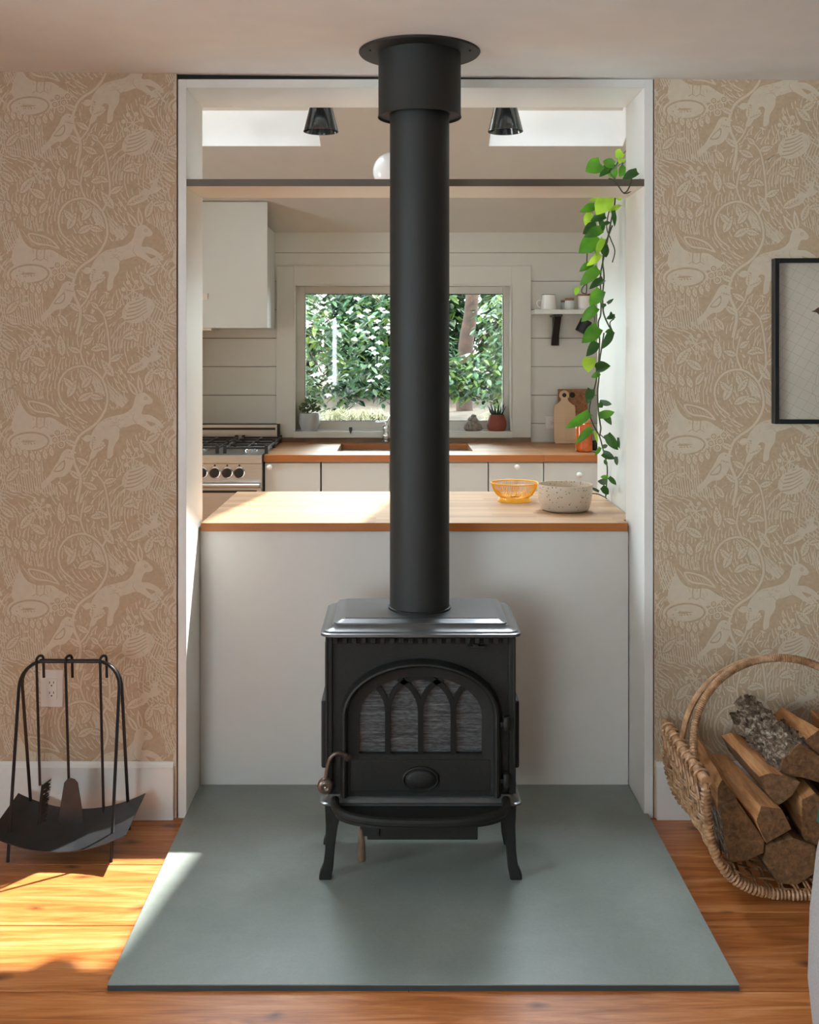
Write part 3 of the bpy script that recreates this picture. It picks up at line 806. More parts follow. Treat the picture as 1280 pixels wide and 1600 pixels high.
B('body', CX - 0.262, CX + 0.262, 3.116, 3.40, 0.255, 0.716, M_iron, st, bevel=0.004)
for sx in (-1, 1):
    c = CX + sx * 0.262; col = MB().box(c - 0.010, c + 0.010, 3.107, 3.13, 0.258, 0.716); col.box(c - 0.004 + sx * 0.006, c + 0.004 + sx * 0.006, 3.104, 3.11, 0.27, 0.705)
    obj('corner_column', col, M_iron, st, bevel=0.003)
    x0, x1 = sorted((CX + sx * 0.270, CX + sx * 0.287))
    obj('side_shield', MB().box(x0, x1, 3.15, 3.37, 0.315, 0.512), M_iron, st, bevel=0.006)
    x0, x1 = sorted((CX + sx * 0.258, CX + sx * 0.275))
    obj('side_rib', MB().box(x0, x1, 3.13, 3.39, 0.55, 0.69), M_iron, st, bevel=0.006)
B('vent_shade_strip', CX - 0.25, CX + 0.25, 3.1145, 3.1165, 0.688, 0.708, M_gap, st)  # black strip behind the dentils, painted shade for their gaps
dn = MB()
for i in range(19):
    x = CX - 0.243 + i * 0.027; dn.box(x - 0.0072, x + 0.0072, 3.100, 3.117, 0.690, 0.706)
dn.box(CX - 0.25, CX + 0.25, 3.098, 3.117, 0.706, 0.716)
obj('dentil_vent', dn, M_iron, st, bevel=0.0015, segs=1)
obj('vent_lever', MB().box(CX + 0.135, CX + 0.185, 3.096, 3.112, 0.678, 0.684).box(CX + 0.15, CX + 0.165, 3.098, 3.116, 0.674, 0.688), M_black, st, bevel=0.001)
# door
AO, BO, ZO = 0.229, 0.153, 0.491; AI, BI, ZI = 0.175, 0.115, 0.484; ZD0, ZWB = 0.258, 0.376
def arch(a, b, zs, zb, n=22):
    pts = [(-a, zb), (-a, (zb + zs) / 2)]
    pts += [(-a * math.cos(PI * i / n), zs + b * math.sin(PI * i / n)) for i in range(n + 1)]
    return pts + [(a, (zb + zs) / 2), (a, zb)]
out_, inn = arch(AO, BO, ZO, ZD0), arch(AI, BI, ZI, ZD0)
prof = ((0, 3.116), (0.0, 3.100), (0.05, 3.088), (0.14, 3.080), (0.24, 3.078), (0.34, 3.082), (0.42, 3.092), (0.6, 3.094), (0.85, 3.097), (1.0, 3.098), (1.0, 3.116))
m = MB()
m.rings([[(CX + o[0] + (i_[0] - o[0]) * t, y, o[1] + (i_[1] - o[1]) * t) for t, y in prof] for o, i_ in zip(out_, inn)], closed=False, cap0=False, cap1=False)
m.box(CX - AI, CX + AI, 3.096, 3.116, ZD0, ZWB)
door = obj('stove_door', m, M_iron, st, smooth=True, ang=30)
obj('raised_panel', MB().box(CX - 0.2, CX + 0.2, 3.0925, 3.098, 0.272, 0.362), M_iron, door, bevel=0.003)
em = MB(); em.rings([[(CX + math.cos(2 * PI * k / 28) * a, y, 0.3085 + math.sin(2 * PI * k / 28) * b) for k in range(28)] for a, b, y in ((0.052, 0.036, 3.094), (0.052, 0.036, 3.086), (0.049, 0.033, 3.084), (0.046, 0.030, 3.088), (0.044, 0.028, 3.088), (0.040, 0.025, 3.082), (0.025, 0.015, 3.0795), (0.003, 0.002, 3.079))])
obj('oval_emblem', em, M_iron, door, smooth=True, ang=50)
ga = arch(AI + 0.004, BI + 0.004, ZI, ZWB)
obj('glass_pane', MB().prism([(CX + x, z) for x, z in ga], 3.1155, 'Y', 3.110), M_soot, door)
bay = 0.0935; tr = MB(); ZA = 0.498
def inside(x, z): return abs(x) < AI and (z < ZI or (x / AI) ** 2 + ((z - ZI) / BI) ** 2 < 1.02)
for b_ in (-1, 0, 1): tr.ribbon([(CX + b_ * bay, ZWB - 0.002), (CX + b_ * bay, ZA)], 0.0155, 3.099, 3.110)
for b_ in (-2, -1, 0, 1, 2):
    for sg in (-1, 1):
        pts = []
        for k in range(15):
            a = PI / 2 * k / 14; x = b_ * bay + sg * bay * 1.02 * (1 - math.cos(a)); z = ZA - 0.006 + bay * 1.1 * math.sin(a)
            if inside(x, z): pts.append((CX + x, z))
            elif pts: break
        if len(pts) > 2: tr.ribbon(pts, 0.0150, 3.0996 + 0.0004 * (b_ + 2) + 0.0002 * sg, 3.110)
tr.ribbon([(CX - AI, ZWB), (CX + AI, ZWB)], 0.006, 3.0985, 3.11)
obj('gothic_tracery', tr, M_trac, door)
for zz_ in (0.4635, 0.302):
    obj('hinge', MB().lathe([(0.007, -0.02), (0.011, -0.014), (0.011, 0.014), (0.007, 0.02)], (CX + 0.244, 3.096, zz_), 12).box(CX + 0.215, CX + 0.244, 3.09, 3.104, zz_ - 0.006, zz_ + 0.006), M_iron, door, smooth=True)
# latch handle at the left of the door
hp = [P(543, 1183, 3.085), P(536, 1178, 3.068), P(526, 1177, 3.06), P(517, 1184, 3.06), P(512, 1198, 3.062), P(509, 1216, 3.064)]
hd = obj('door_handle', MB().tube(smooth_path(hp, 6), [0.0085] * 6 + [0.0055] * 25, 10).sphere(hp[0], 0.0115), M_rubbed, st, smooth=True, ang=60)
kp = P(508.5, 1228, 3.064)
obj('handle_spool', MB().lathe([(0.010, -0.014), (0.019, -0.012), (0.0225, -0.006), (0.0225, 0.004), (0.018, 0.010), (0.011, 0.012), (0.007, 0.008)], kp, 24, 'Y'), M_rubbed, hd, smooth=True, ang=50)
obj('screw', MB().sphere(kp + Vector((0, -0.011, -0.001)), 0.0036, 10, 6), M_chrome, hd, smooth=True)
# base, ash lip, ash pan, lever
obj('base_plate', loft_rect(MB(), CX - 0.287, CX + 0.287, 3.085, 3.43, [(0.004, 0.232), (0.0, 0.234), (0.0, 0.239), (0.006, 0.241), (0.010, 0.246), (0.020, 0.254), (0.022, 0.258)], 0.02), M_irontop, st, smooth=True, ang=25)
lip = []
for k in range(33):
    a = PI * k / 32; cx_, sy_ = math.cos(a), math.sin(a)
    lip.append((CX - 0.243 * math.copysign(abs(cx_) ** 0.85, cx_), 3.10 - 0.132 * sy_ ** 0.62, 0.2445 - 0.008 * sy_))
lm = MB().tube(lip, 0.0125, 10); lm.prism([(p[0], p[1]) for p in lip], 0.232, 'Z', 0.218)
obj('ash_lip', lm, M_iron, st, smooth=True, ang=35)
lw = MB(); R2 = [[Vector(p) + Vector((0, 0, 0.0)) for p in lip], [Vector((CX + (p[0] - CX) * 0.93, 3.10 + (p[1] - 3.10) * 0.9, 0.219)) for p in lip]]
lw.rings(R2, closed=False, cap0=False, cap1=False); obj('lip_wall', lw, M_iron, st, smooth=True)
B('ash_pan', CX - 0.150, CX + 0.158, 3.03, 3.36, 0.162, 0.222, M_iron, st, bevel=0.003)
ap = P(565, 1293, 3.03)
obj('air_lever', MB().lathe([(0.004, 0.03), (0.006, 0.0), (0.0075, -0.022), (0.009, -0.03), (0.0115, -0.06), (0.0125, -0.088), (0.011, -0.092)], ap, 14), M_leverwood, st, smooth=True, ang=50)
B('lever_bracket', ap.x - 0.004, ap.x + 0.05, 3.024, 3.036, 0.175, 0.215, M_iron, st, bevel=0.002)
def leg(sx, y0, y1, ox=0.0):
    pr = [(-0.2735, 0.236), (-0.2705, 0.17), (-0.2725, 0.10), (-0.278, 0.055), (-0.289, 0.030), (-0.290, ZS), (-0.256, ZS), (-0.250, 0.045), (-0.246, 0.10), (-0.236, 0.17), (-0.226, 0.205), (-0.220, 0.213), (-0.220, 0.236)]
    obj('leg', MB().prism([(CX + ((x - ox) if sx < 0 else -(x - ox)), z) for x, z in pr], y1, 'Y', y0), M_iron, st, bevel=0.003)
for sx in (-1, 1): leg(sx, 3.10, 3.135); leg(sx, 3.32, 3.35, 0.003)

# ================================================================== STOVE PIPE
PX, PY = CX, 3.26
pp = thing('stove_pipe', (PX, PY, 0.7555), 'matte black flue pipe rising from the stove to the ceiling', 'stove pipe')
zc = zceil(PX)
obj('pipe', MB().lathe([(0.089, 0.7555), (0.089, 2.30)], (PX, PY, 0), 56), M_pipe, pp, smooth=True)
obj('flue_ring', MB().lathe([(0.0935, 0.7555), (0.0935, 0.7605), (0.090, 0.762), (0.089, 0.7622)], (PX, PY, 0), 56), M_iron, pp, smooth=True, ang=30)
obj('sleeve', MB().lathe([(0.1235, 2.223), (0.1255, 2.223), (0.1235, 2.231), (0.1235, zc - 0.004)], (PX, PY, 0), 64, cap0=False).lathe([(0.090, 2.232), (0.1235, 2.230)], (PX, PY, 0), 64, cap0=False, cap1=False), M_pipe, pp, smooth=True, ang=30)
obj('ceiling_collar', MB().lathe([(0.120, zc - 0.009), (0.179, zc - 0.007), (0.182, zc - 0.003), (0.182, zc + 0.0005)], (PX, PY, 0), 72), M_pipe, pp, smooth=True, ang=30)
for a in (3.45, 5.98, 0.9, 2.2):
    obj('screw', MB().sphere((PX + 0.155 * math.cos(a), PY + 0.155 * math.sin(a), zc - 0.0085), 0.004, 8, 5), M_black, pp, smooth=True)

# ================================================================== ISLAND between the jambs
IZ1 = 0.9285
isl = thing('kitchen_island', (0.05, 4.2, 0), 'white painted island cabinet closing the lower half of the wall opening', 'island')
obj('front_panel', MB().box(-0.694, 0.7945, 3.784, 3.802, 0.004, 0.8975), M_panel, isl, bevel=0.001)
B('island_body', -0.685, 0.79, 3.85, 4.52, 0.0, 0.8975, M_cab, isl)
top = MB().prism([(-0.690, 3.77), (0.790, 3.77), (0.790, 3.845), (0.832, 3.845), (0.832, 4.61), (-0.690, 4.61)], IZ1, 'Z', 0.8985)
o = obj('island_countertop', top, [M_butch, M_butch_edge], bevel=0.002, label='butcher-block worktop lying on the white island behind the stove', cat='countertop')
for f in o.data.polygons:
    if f.normal.y < -0.5: f.material_index = 1

# tall cabinet right of the island (its side faces the vine)
tc = thing('tall_cabinet', (1.16, 4.2, 0), 'tall white cabinet side behind the right jamb, vine hanging before it', 'cabinet')
B('cabinet_body', 0.835, 1.495, 3.85, 4.60, 0, 2.14, M_cab, tc, bevel=0.002)
B('door', 0.84, 1.165, 4.602, 4.622, 0.1, 2.13, M_cab, tc, bevel=0.002)
B('door', 1.17, 1.49, 4.602, 4.622, 0.1, 2.13, M_cab, tc, bevel=0.002)

# ================================================================== BACK RUN of the kitchen
CZ = 0.914; YF = 6.37
sx0, sx1, sy0, sy1 = -0.385, 0.445, 6.62, 7.16
cm = MB()
c0 = -0.795
for a0, a1, b0, b1 in ((c0, sx0, YF, 7.283), (sx1, 0.845, YF, 7.283), (sx0, sx1, YF, sy0), (sx0, sx1, sy1, 7.283)): cm.box(a0, a1, b0, b1, 0.874, CZ)
bmesh.ops.remove_doubles(cm.bm, verts=cm.bm.verts[:], dist=1e-5)
o = obj('back_countertop', cm, [M_butch2, M_butch_edge], label='butcher-block worktop with sink cut-out under the kitchen window', cat='countertop')
o2 = B('back_countertop', 0.847, 1.170, YF, 7.283, 0.874, CZ, [M_butch2, M_butch_edge], bevel=0.002, label='short butcher-block worktop under the wall shelf, right of the seam', cat='countertop')
for q in (o, o2):
    for f in q.data.polygons:
        if f.normal.y < -0.5: f.material_index = 1
sk = MB()
sk.box(sx0 - 0.012, sx1 + 0.012, sy0 - 0.012, sy0, 0.66, 0.873); sk.box(sx0 - 0.012, sx1 + 0.012, sy1, sy1 + 0.012, 0.66, 0.873)
sk.box(sx0 - 0.012, sx0, sy0, sy1, 0.66, 0.873); sk.box(sx1, sx1 + 0.012, sy0, sy1, 0.66, 0.873); sk.box(sx0 - 0.012, sx1 + 0.012, sy0 - 0.012, sy1 + 0.012, 0.65, 0.66)
obj('kitchen_sink', sk, M_ceramic, label='white undermount basin set in the back worktop below the window', cat='sink', bevel=0.002)
B('trim_5', -0.83, 0.876, 7.266, 7.2835, CZ, 0.9445, M_shadedwood, kind='structure')
# base cabinets
def pxX(px, Y): return (px - VX) * Y / FOC
seams = [(-0.792, pxX(500, 6.36)), (pxX(502.5, 6.36), -0.062), (-0.059, pxX(762.8, 6.36)), (pxX(764.5, 6.36), pxX(849.6, 6.36)), (pxX(851.2, 6.36), 1.165)]
cabs = []
names = ['white base cabinet beside the range, knob near its upper corner', 'white sink cabinet front partly behind the flue pipe', None,
         'white base cabinet with round knob behind the yellow wire bowl', 'white base cabinet at the run end behind the speckled bowl']
groups = [(0,), (1, 2), (3,), (4,)]
for gi, idx in enumerate(groups):
    a, b = seams[idx[0]][0], seams[idx[-1]][1]
    t = thing('base_cabinet', ((a + b) / 2, 6.8, 0), names[idx[0]], 'cabinet')
    B('cabinet_body', a, b, 6.40, 7.28, 0.1, 0.872, M_cab, t)
    B('toe_kick', a, b, 6.46, 6.48, 0.0, 0.1, M_cab, t)
    for i in idx:
        x0, x1 = seams[i]
        d = B('door', x0, x1, 6.38, 6.398, 0.12, 0.866, M_cab, t, bevel=0.002)
        kx = {0: pxX(421, 6.36), 3: pxX(808, 6.36), 4: pxX(905, 6.36)}.get(i)
        if kx is not None:
            kz = EYE - ((730 if i != 4 else 742) - VY) * 6.36 / FOC
            obj('knob', MB().lathe([(0.007, -0.002), (0.006, 0.012), (0.015, 0.018), (0.017, 0.026), (0.012, 0.032), (0.002, 0.034)], (kx, 6.378, kz), 16, 'Y'), M_knobwhite, d, smooth=True)
# faucet
fx, fy = pxX(603, 7.2), 7.2
fa = thing('kitchen_faucet', (fx, fy, CZ), 'chrome bridge faucet at the sink, half hidden by the flue pipe', 'faucet')
obj('faucet_body', MB().lathe([(0.024, 0), (0.026, 0.012), (0.016, 0.02), (0.022, 0.04), (0.024, 0.055), (0.015, 0.07), (0.020, 0.09), (0.021, 0.110), (0.013, 0.122), (0.013, 0.130)], (fx, fy, CZ), 16), M_chrome, fa, smooth=True)
sp = [(fx, fy, CZ + 0.10), (fx + 0.03, fy - 0.02, CZ + 0.17), (fx + 0.08, fy - 0.06, CZ + 0.21), (fx + 0.13, fy - 0.12, CZ + 0.20), (fx + 0.15, fy - 0.15, CZ + 0.13)]
obj('spout', MB().tube(smooth_path(sp), 0.011, 12), M_chrome, fa, smooth=True)
obj('lever', MB().tube([(fx, fy, CZ + 0.137), (fx - 0.068, fy, CZ + 0.139)], [0.009, 0.007], 12).sphere((fx, fy, CZ + 0.136), 0.014), M_chrome, fa, smooth=True)

# ------------------------------------------------------------------ range
rg = thing('kitchen_range', (-1.25, 6.8, 0), 'stainless steel gas range with black knobs at the left of the kitchen', 'range')
RX0, RX1 = -1.72, -0.803
B('range_body', RX0, RX1, 6.36, 7.27, 0.1, 0.895, M_steel, rg, bevel=0.002)
B('side_panel', RX1 + 0.0005, RX1 + 0.006, 6.34, 7.27, 0.1, 0.92, M_black, rg)
B('cooktop', RX0, RX1, 6.325, 7.24, 0.868, 0.918, M_steel, rg, bevel=0.003)
B('control_panel', RX0, RX1, 6.345, 6.36, 0.755, 0.866, M_steel, rg, bevel=0.001)
bgd = B('backguard', RX0, RX1 - 0.014, 7.24, 7.275, 0.90, 1.033, M_steel, rg, bevel=0.002)
B('backguard_slot', RX0, RX1 - 0.026, 7.236, 7.2405, 0.998, 1.013, M_black, bgd)
B('backguard_edge', RX0, RX1 + 0.004, 7.242, 7.28, 1.033, 1.0375, M_black, bgd); B('backguard_edge', RX1 - 0.014, RX1 + 0.004, 7.242, 7.28, 0.92, 1.033, M_black, bgd)
for px in (315, 335, 354.5, 373.5, 296, 277, 258):
    kx, kz = pxX(px, 6.33), EYE - (739 - VY) * 6.33 / FOC
    kb = obj('control_knob', MB().lathe([(0.033, 0.0), (0.034, 0.004), (0.029, 0.006)], (kx, 6.345, kz), 24, 'Y'), M_chrome, rg, smooth=True)
    obj('knob_cap', MB().lathe([(0.028, 0.005), (0.028, 0.022), (0.025, 0.028), (0.004, 0.030)], (kx, 6.345, kz), 24, 'Y').box(kx - 0.003, kx + 0.003, 6.311, 6.318, kz - 0.024, kz + 0.024), M_black, kb, smooth=True, ang=30)
    obj('dial_mark', MB().lathe([(0.006, 0.0), (0.005, 0.004)], (kx, 6.345, kz + 0.042), 10, 'Y'), M_black, rg)
od = B('oven_door', RX0 + 0.01, RX1 - 0.004, 6.335, 6.36, 0.16, 0.725, M_steel, rg, bevel=0.002)
B('door_shadow_slot', RX0 + 0.01, RX1 - 0.03, 6.330, 6.3345, 0.698, 0.712, M_black, od)
obj('oven_handle', MB().tube([(RX0 + 0.03, 6.29, 0.745), (RX1 - 0.01, 6.29, 0.745)], 0.012, 12).box(RX1 - 0.045, RX1 - 0.02, 6.29, 6.345, 0.735, 0.752), M_steel, rg, smooth=True)
gr = MB()
for gx in (-1.62, -1.33, -1.04):
    w = 0.26
    for yy_ in (6.42, 6.62, 6.80, 7.00, 7.18): gr.box(gx - w / 2 + 0.13, gx + w / 2 + 0.13, yy_ - 0.006, yy_ + 0.006, 0.945, 0.958)
    for k in range(3):
        xx_ = gx + 0.13 - w / 2 + 0.006 + k * (w / 2 - 0.006); gr.box(xx_ - 0.006, xx_ + 0.006, 6.42, 7.18, 0.943, 0.956)
    for xx_ in (gx + 0.13 - w / 2 + 0.008, gx + 0.13 + w / 2 - 0.008):
        for yy_ in (6.42, 6.80, 7.18): gr.box(xx_ - 0.010, xx_ + 0.010, yy_ - 0.010, yy_ + 0.010, 0.918, 0.968)
obj('burner_grate', gr, M_black, rg, bevel=0.001, segs=1)
for gx in (-1.49, -1.20, -0.91):
    for yy_ in (6.60, 7.0):
        bo = obj('burner', MB().lathe([(0.045, 0.918), (0.045, 0.928), (0.032, 0.930), (0.032, 0.938), (0.005, 0.940)], (gx, yy_, 0), 20), M_chrome, rg, smooth=True, ang=30)

# upper cabinet
uc = thing('upper_cabinet', (-1.3, 7.05, 1.67), 'white wall cabinet hanging above the gas range', 'cabinet')
B('cabinet_body', -1.80, -0.839, 6.885, 7.283, 1.671, zk(7.283) - 0.002, M_cab, uc)
B('door', -1.32, -0.837, 6.868, 6.884, 1.668, zk(6.884) - 0.004, M_cab, uc, bevel=0.0015)
B('door', -1.80, -1.324, 6.868, 6.884, 1.668, zk(6.884) - 0.004, M_cab, uc, bevel=0.0015)
B('hood_vent', -1.72, -1.20, 6.92, 7.2, 1.655, 1.670, M_steel, uc)
B('edge_pull', -1.245, -1.212, 6.860, 6.868, 1.845, 1.885, M_plug, uc, bevel=0.002)

# wall shelf with bracket
sh = thing('wall_shelf', (1.1, 7.2, 1.75), 'white shelf board on a black bracket beside the kitchen window', 'shelf')
zsT = EYE + (548 - 483.5) * 7.09 / FOC
B('shelf_board', 0.878, 1.46, 7.085, 7.283, zsT - 0.030, zsT, M_cab, sh, bevel=0.002)
bx0, bx1 = pxX(864.5, 7.1), pxX(873, 7.1)
zb = EYE + (548 - 540) * 7.25 / FOC
br = MB().box(bx0 + 0.02, bx1 + 0.028, 7.265, 7.283, zb, zsT - 0.031)
br.box(bx0 + 0.004, bx1 + 0.026, 7.095, 7.283, zsT - 0.046, zsT - 0.031)
v8 = [(bx0 + 0.008, 7.11), (bx1 + 0.016, 7.11)]
brd = [br.v((x, y, z)) for x in (bx0 + 0.010, bx1 + 0.020) for y, z in ((7.11, zsT - 0.046), (7.135, zsT - 0.046), (7.266, zb + 0.03), (7.266, zb + 0.0))]
for q in ((0, 1, 2, 3), (7, 6, 5, 4), (0, 4, 5, 1), (1, 5, 6, 2), (2, 6, 7, 3), (3, 7, 4, 0)): br._f([brd[i] for i in q])
obj('shelf_bracket', br, M_black, sh, bevel=0.001, segs=1)
# items on the shelf
def pot_scale(Y): return Y / FOC
Yq = 7.17; s_ = pot_scale(Yq)
mx = pxX(857.5, Yq)
mg = thing('white_pitcher', (mx, Yq, zsT), 'white conical ceramic pitcher with loop handle on the wall shelf', 'pitcher')
obj('pitcher_body', MB().lathe([(0.056, 0), (0.057, 0.004), (0.043, 0.095), (0.044, 0.099), (0.041, 0.099), (0.050, 0.006), (0.0, 0.006)], (mx, Yq, zsT), 24), M_ceramic, mg, smooth=True, ang=40)
obj('handle', MB().tube(smooth_path([(mx - 0.046, Yq, zsT + 0.062), (mx - 0.068, Yq, zsT + 0.060), (mx - 0.078, Yq, zsT + 0.040), (mx - 0.068, Yq, zsT + 0.020), (mx - 0.052, Yq, zsT + 0.016)]), 0.005, 8), M_ceramic, mg, smooth=True)
obj('rim', MB().torus((mx, Yq, zsT + 0.099), (0, 0, 1), 0.0425, 0.002, 24, 6), M_dkwood, mg, smooth=True)
def canister(px, r, h, lid, label, Yc, mt=M_canister):
    x = pxX(px, Yc); t = thing('storage_jar', (x, Yc, zsT), label, 'jar')
    obj('jar_body', MB().lathe([(r, 0), (r + .001, 0.003), (r + .001, h - .004), (r - .002, h)], (x, Yc, zsT), 20), mt, t, smooth=True, ang=40)
    obj('lid', MB().lathe([(r + .0005, h), (r + .0015, h + .003), (r + .0015, h + lid), (r - .002, h + lid + .002)], (x, Yc, zsT), 20), M_copper, t, smooth=True, ang=40)
canister(890, 0.030, 0.060, 0.014, 'small pale jar with brown lid on the shelf beside the pitcher', 7.15)
canister(882.5, 0.024, 0.052, 0.012, 'smallest pale jar tucked behind the pitcher and the lidded jar', 7.235)
canister(914, 0.046, 0.090, 0.012, 'large white canister with wooden lid near the hanging vine', 7.16, M_ceramic)
# black mug on a hook under the shelf
gx, gz = pxX(912, 7.18), EYE + (548 - 510) * 7.18 / FOC
bm_ = thing('black_mug', (gx, 7.18, gz - 0.04), 'black mug hanging tilted from a hook under the shelf', 'mug')
Rm = Matrix.Translation((gx, 7.18, gz)) @ Matrix.Rotation(math.radians(27), 4, 'Y')
mm = MB().lathe([(0.036, -0.045), (0.040, -0.042), (0.040, 0.045), (0.037, 0.045), (0.036, -0.038), (0.0, -0.038)], (0, 0, 0), 24); bmesh.ops.transform(mm.bm, matrix=Rm, verts=mm.bm.verts[:])
obj('mug_body', mm, M_black, bm_, smooth=True, ang=40)
mm = MB().tube(smooth_path([(0.038, 0, 0.032), (0.062, 0, 0.030), (0.070, 0, 0.012), (0.066, 0, -0.016), (0.038, 0, -0.024)]), 0.0045, 8); bmesh.ops.transform(mm.bm, matrix=Rm, verts=mm.bm.verts[:])
obj('handle', mm, M_black, bm_, smooth=True)
hk = Rm @ Vector((0.066, 0, 0.028))
obj('hook', MB().tube(smooth_path([(hk.x, 7.18, zsT - 0.030), (hk.x, 7.18, hk.z + 0.02), (hk.x + .006, 7.18, hk.z - 0.004), (hk.x - 0.010, 7.18, hk.z - 0.004)]), 0.002, 6), M_black, sh, smooth=True)
# outlet on the back wall
def outlet(name, cx, cz, y, w, h, label, horiz=False):
    t = thing(name, (cx, y, cz - h / 2), label, 'outlet')
    B('cover_plate', cx - w / 2, cx + w / 2, y - 0.006, y, cz - h / 2, cz + h / 2, M_plug, t, bevel=0.003)
    a, b = (0.034, 0.066) if not horiz else (0.066, 0.034)
    rc = B('receptacle', cx - a / 2, cx + a / 2, y - 0.008, y - 0.005, cz - b / 2, cz + b / 2, M_plug, t, bevel=0.001)
    sl = MB()
    for d in (-0.0165, 0.0165):
        px_, pz_ = (cx, cz + d) if not horiz else (cx + d, cz)
        for q in (-0.0065, 0.0065):
            if horiz: sl.box(px_ - 0.004, px_ + 0.004, y - 0.0085, y - 0.0079, pz_ + q - .001, pz_ + q + .001)
            else: sl.box(px_ + q - .001, px_ + q + .001, y - 0.0085, y - 0.0079, pz_, pz_ + 0.008)
        sl.lathe([(0.0025, 0), (0.0024, 0.001)], (px_ + (0.009 if horiz else 0), y - 0.0078, pz_ - (0 if horiz else 0.006)), 10, 'Y')
    obj('socket_slots', sl, M_black, rc)
p_ = P(866, 660.5, 7.28); outlet('wall_outlet', p_.x, p_.z, 7.283, 0.12, 0.082, 'white outlet on shiplap wall behind the paddle cutting board', True)
p_ = P(82, 1075, YW); outlet('wall_outlet', p_.x, p_.z, YW - 0.0008, 0.074, 0.122, 'cream duplex outlet on wallpaper behind the fireplace tool stand')

# cutting boards and counter items
def board(name, px0, px1, pyT, pyB, Yb, th, mat, label, paddle=False, hole=None):
    x0, x1 = pxX(px0, Yb), pxX(px1, Yb); zt = EYE - (pyT - VY) * Yb / FOC; h = zt - CZ
    m = MB()
    cx = (x0 + x1) / 2; w = (x1 - x0) / 2
    if paddle:
        L = [(w - 0.02, 0), (w, 0.02), (w, h * 0.66), (w - 0.012, h * 0.72), (w * 0.55, h * 0.765), (0.022, h * 0.82), (0.024, h * 0.86)]
        cz, rr = h - 0.032, 0.032
        L += [(rr * math.cos(a), cz + rr * math.sin(a)) for a in [(-0.55 + k * (PI / 2 + 0.55) / 7) for k in range(8)]]
        poly = sp2([(a, b) for a, b in L], 2)
        poly = poly + [(-a, b) for a, b in poly[::-1][1:]]
        poly = [(cx + a, b) for a, b in poly]
        hx, hz, hr = cx, cz, 0.014
    else:
        poly = [(x0, 0), (x1, 0), (x1, h), (x0, h)]; hx, hz, hr = hole
    m.prism(poly, 0.0, 'Y', -th)
    lean = Matrix.Translation((0, Yb, CZ)) @ Matrix.Rotation(math.radians(-7), 4, 'X')
    bmesh.ops.transform(m.bm, matrix=lean, verts=m.bm.verts[:])
    o = obj(name, m, mat, label=label, cat='cutting board', bevel=0.002)
    hm = MB().lathe([(hr, 0.0), (hr, 0.0015)], (hx, -th, hz), 20, 'Y'); bmesh.ops.transform(hm.bm, matrix=lean, verts=hm.bm.verts[:])
    hh = obj('hanging_hole', hm, M_gap, o); return o
M_wal = mk_split('walnut_board', (0.16, 0.06, 0.022), (0.30, 0.13, 0.05), (0.40, 0.20, 0.09))
M_map = mk_butcher('pale_maple', (0.66, 0.47, 0.30), (0.60, 0.40, 0.24), (0.55, 0.35, 0.20), 0.5)
board('cutting_board', 873, 919, 608, 690, 7.20, 0.02, M_wal, 'brown rectangular cutting board leaning on the shiplap wall', hole=(pxX(897, 7.15), EYE - (617.5 - VY) * 7.2 / FOC - CZ, 0.019))
board('cutting_board', 866, 899.5, 610, 690, 7.155, 0.018, M_map, 'pale paddle-shaped cutting board with round handle, leaning in front', paddle=True)
hy = 6.58; hx = pxX(912.5, hy); hr = 13.3 * hy / FOC; hh_ = (706 - 652) * hy / FOC * 0.97
hj = thing('honey_jar', (hx, hy, CZ), 'tall jar of amber honey on the back worktop beside the vine', 'jar')
obj('jar_body', MB().lathe([(hr * .8, 0.0), (hr, 0.006), (hr * 1.01, 0.02), (hr, hh_ * .74), (hr * .93, hh_ * .82), (hr * .80, hh_ * .87)], (hx, hy, CZ), 28), M_honey, hj, smooth=True, ang=60)
obj('lid', MB().lathe([(hr * .84, hh_ * .87), (hr * .86, hh_ * .89), (hr * .86, hh_ * .98), (hr * .80, hh_)], (hx, hy, CZ), 28), M_honeylid, hj, smooth=True, ang=40)
dx = pxX(929.5, 6.68)
db = obj('dark_bowl', MB().lathe([(0.022, 0), (0.034, 0.012), (0.038, 0.045), (0.034, 0.058), (0.030, 0.056), (0.03, 0.012), (0.0, 0.01)], (dx, 6.68, CZ), 20), M_steelblk, label='small dark ceramic pot behind the honey jar at the worktop end', cat='pot', smooth=True, ang=60)

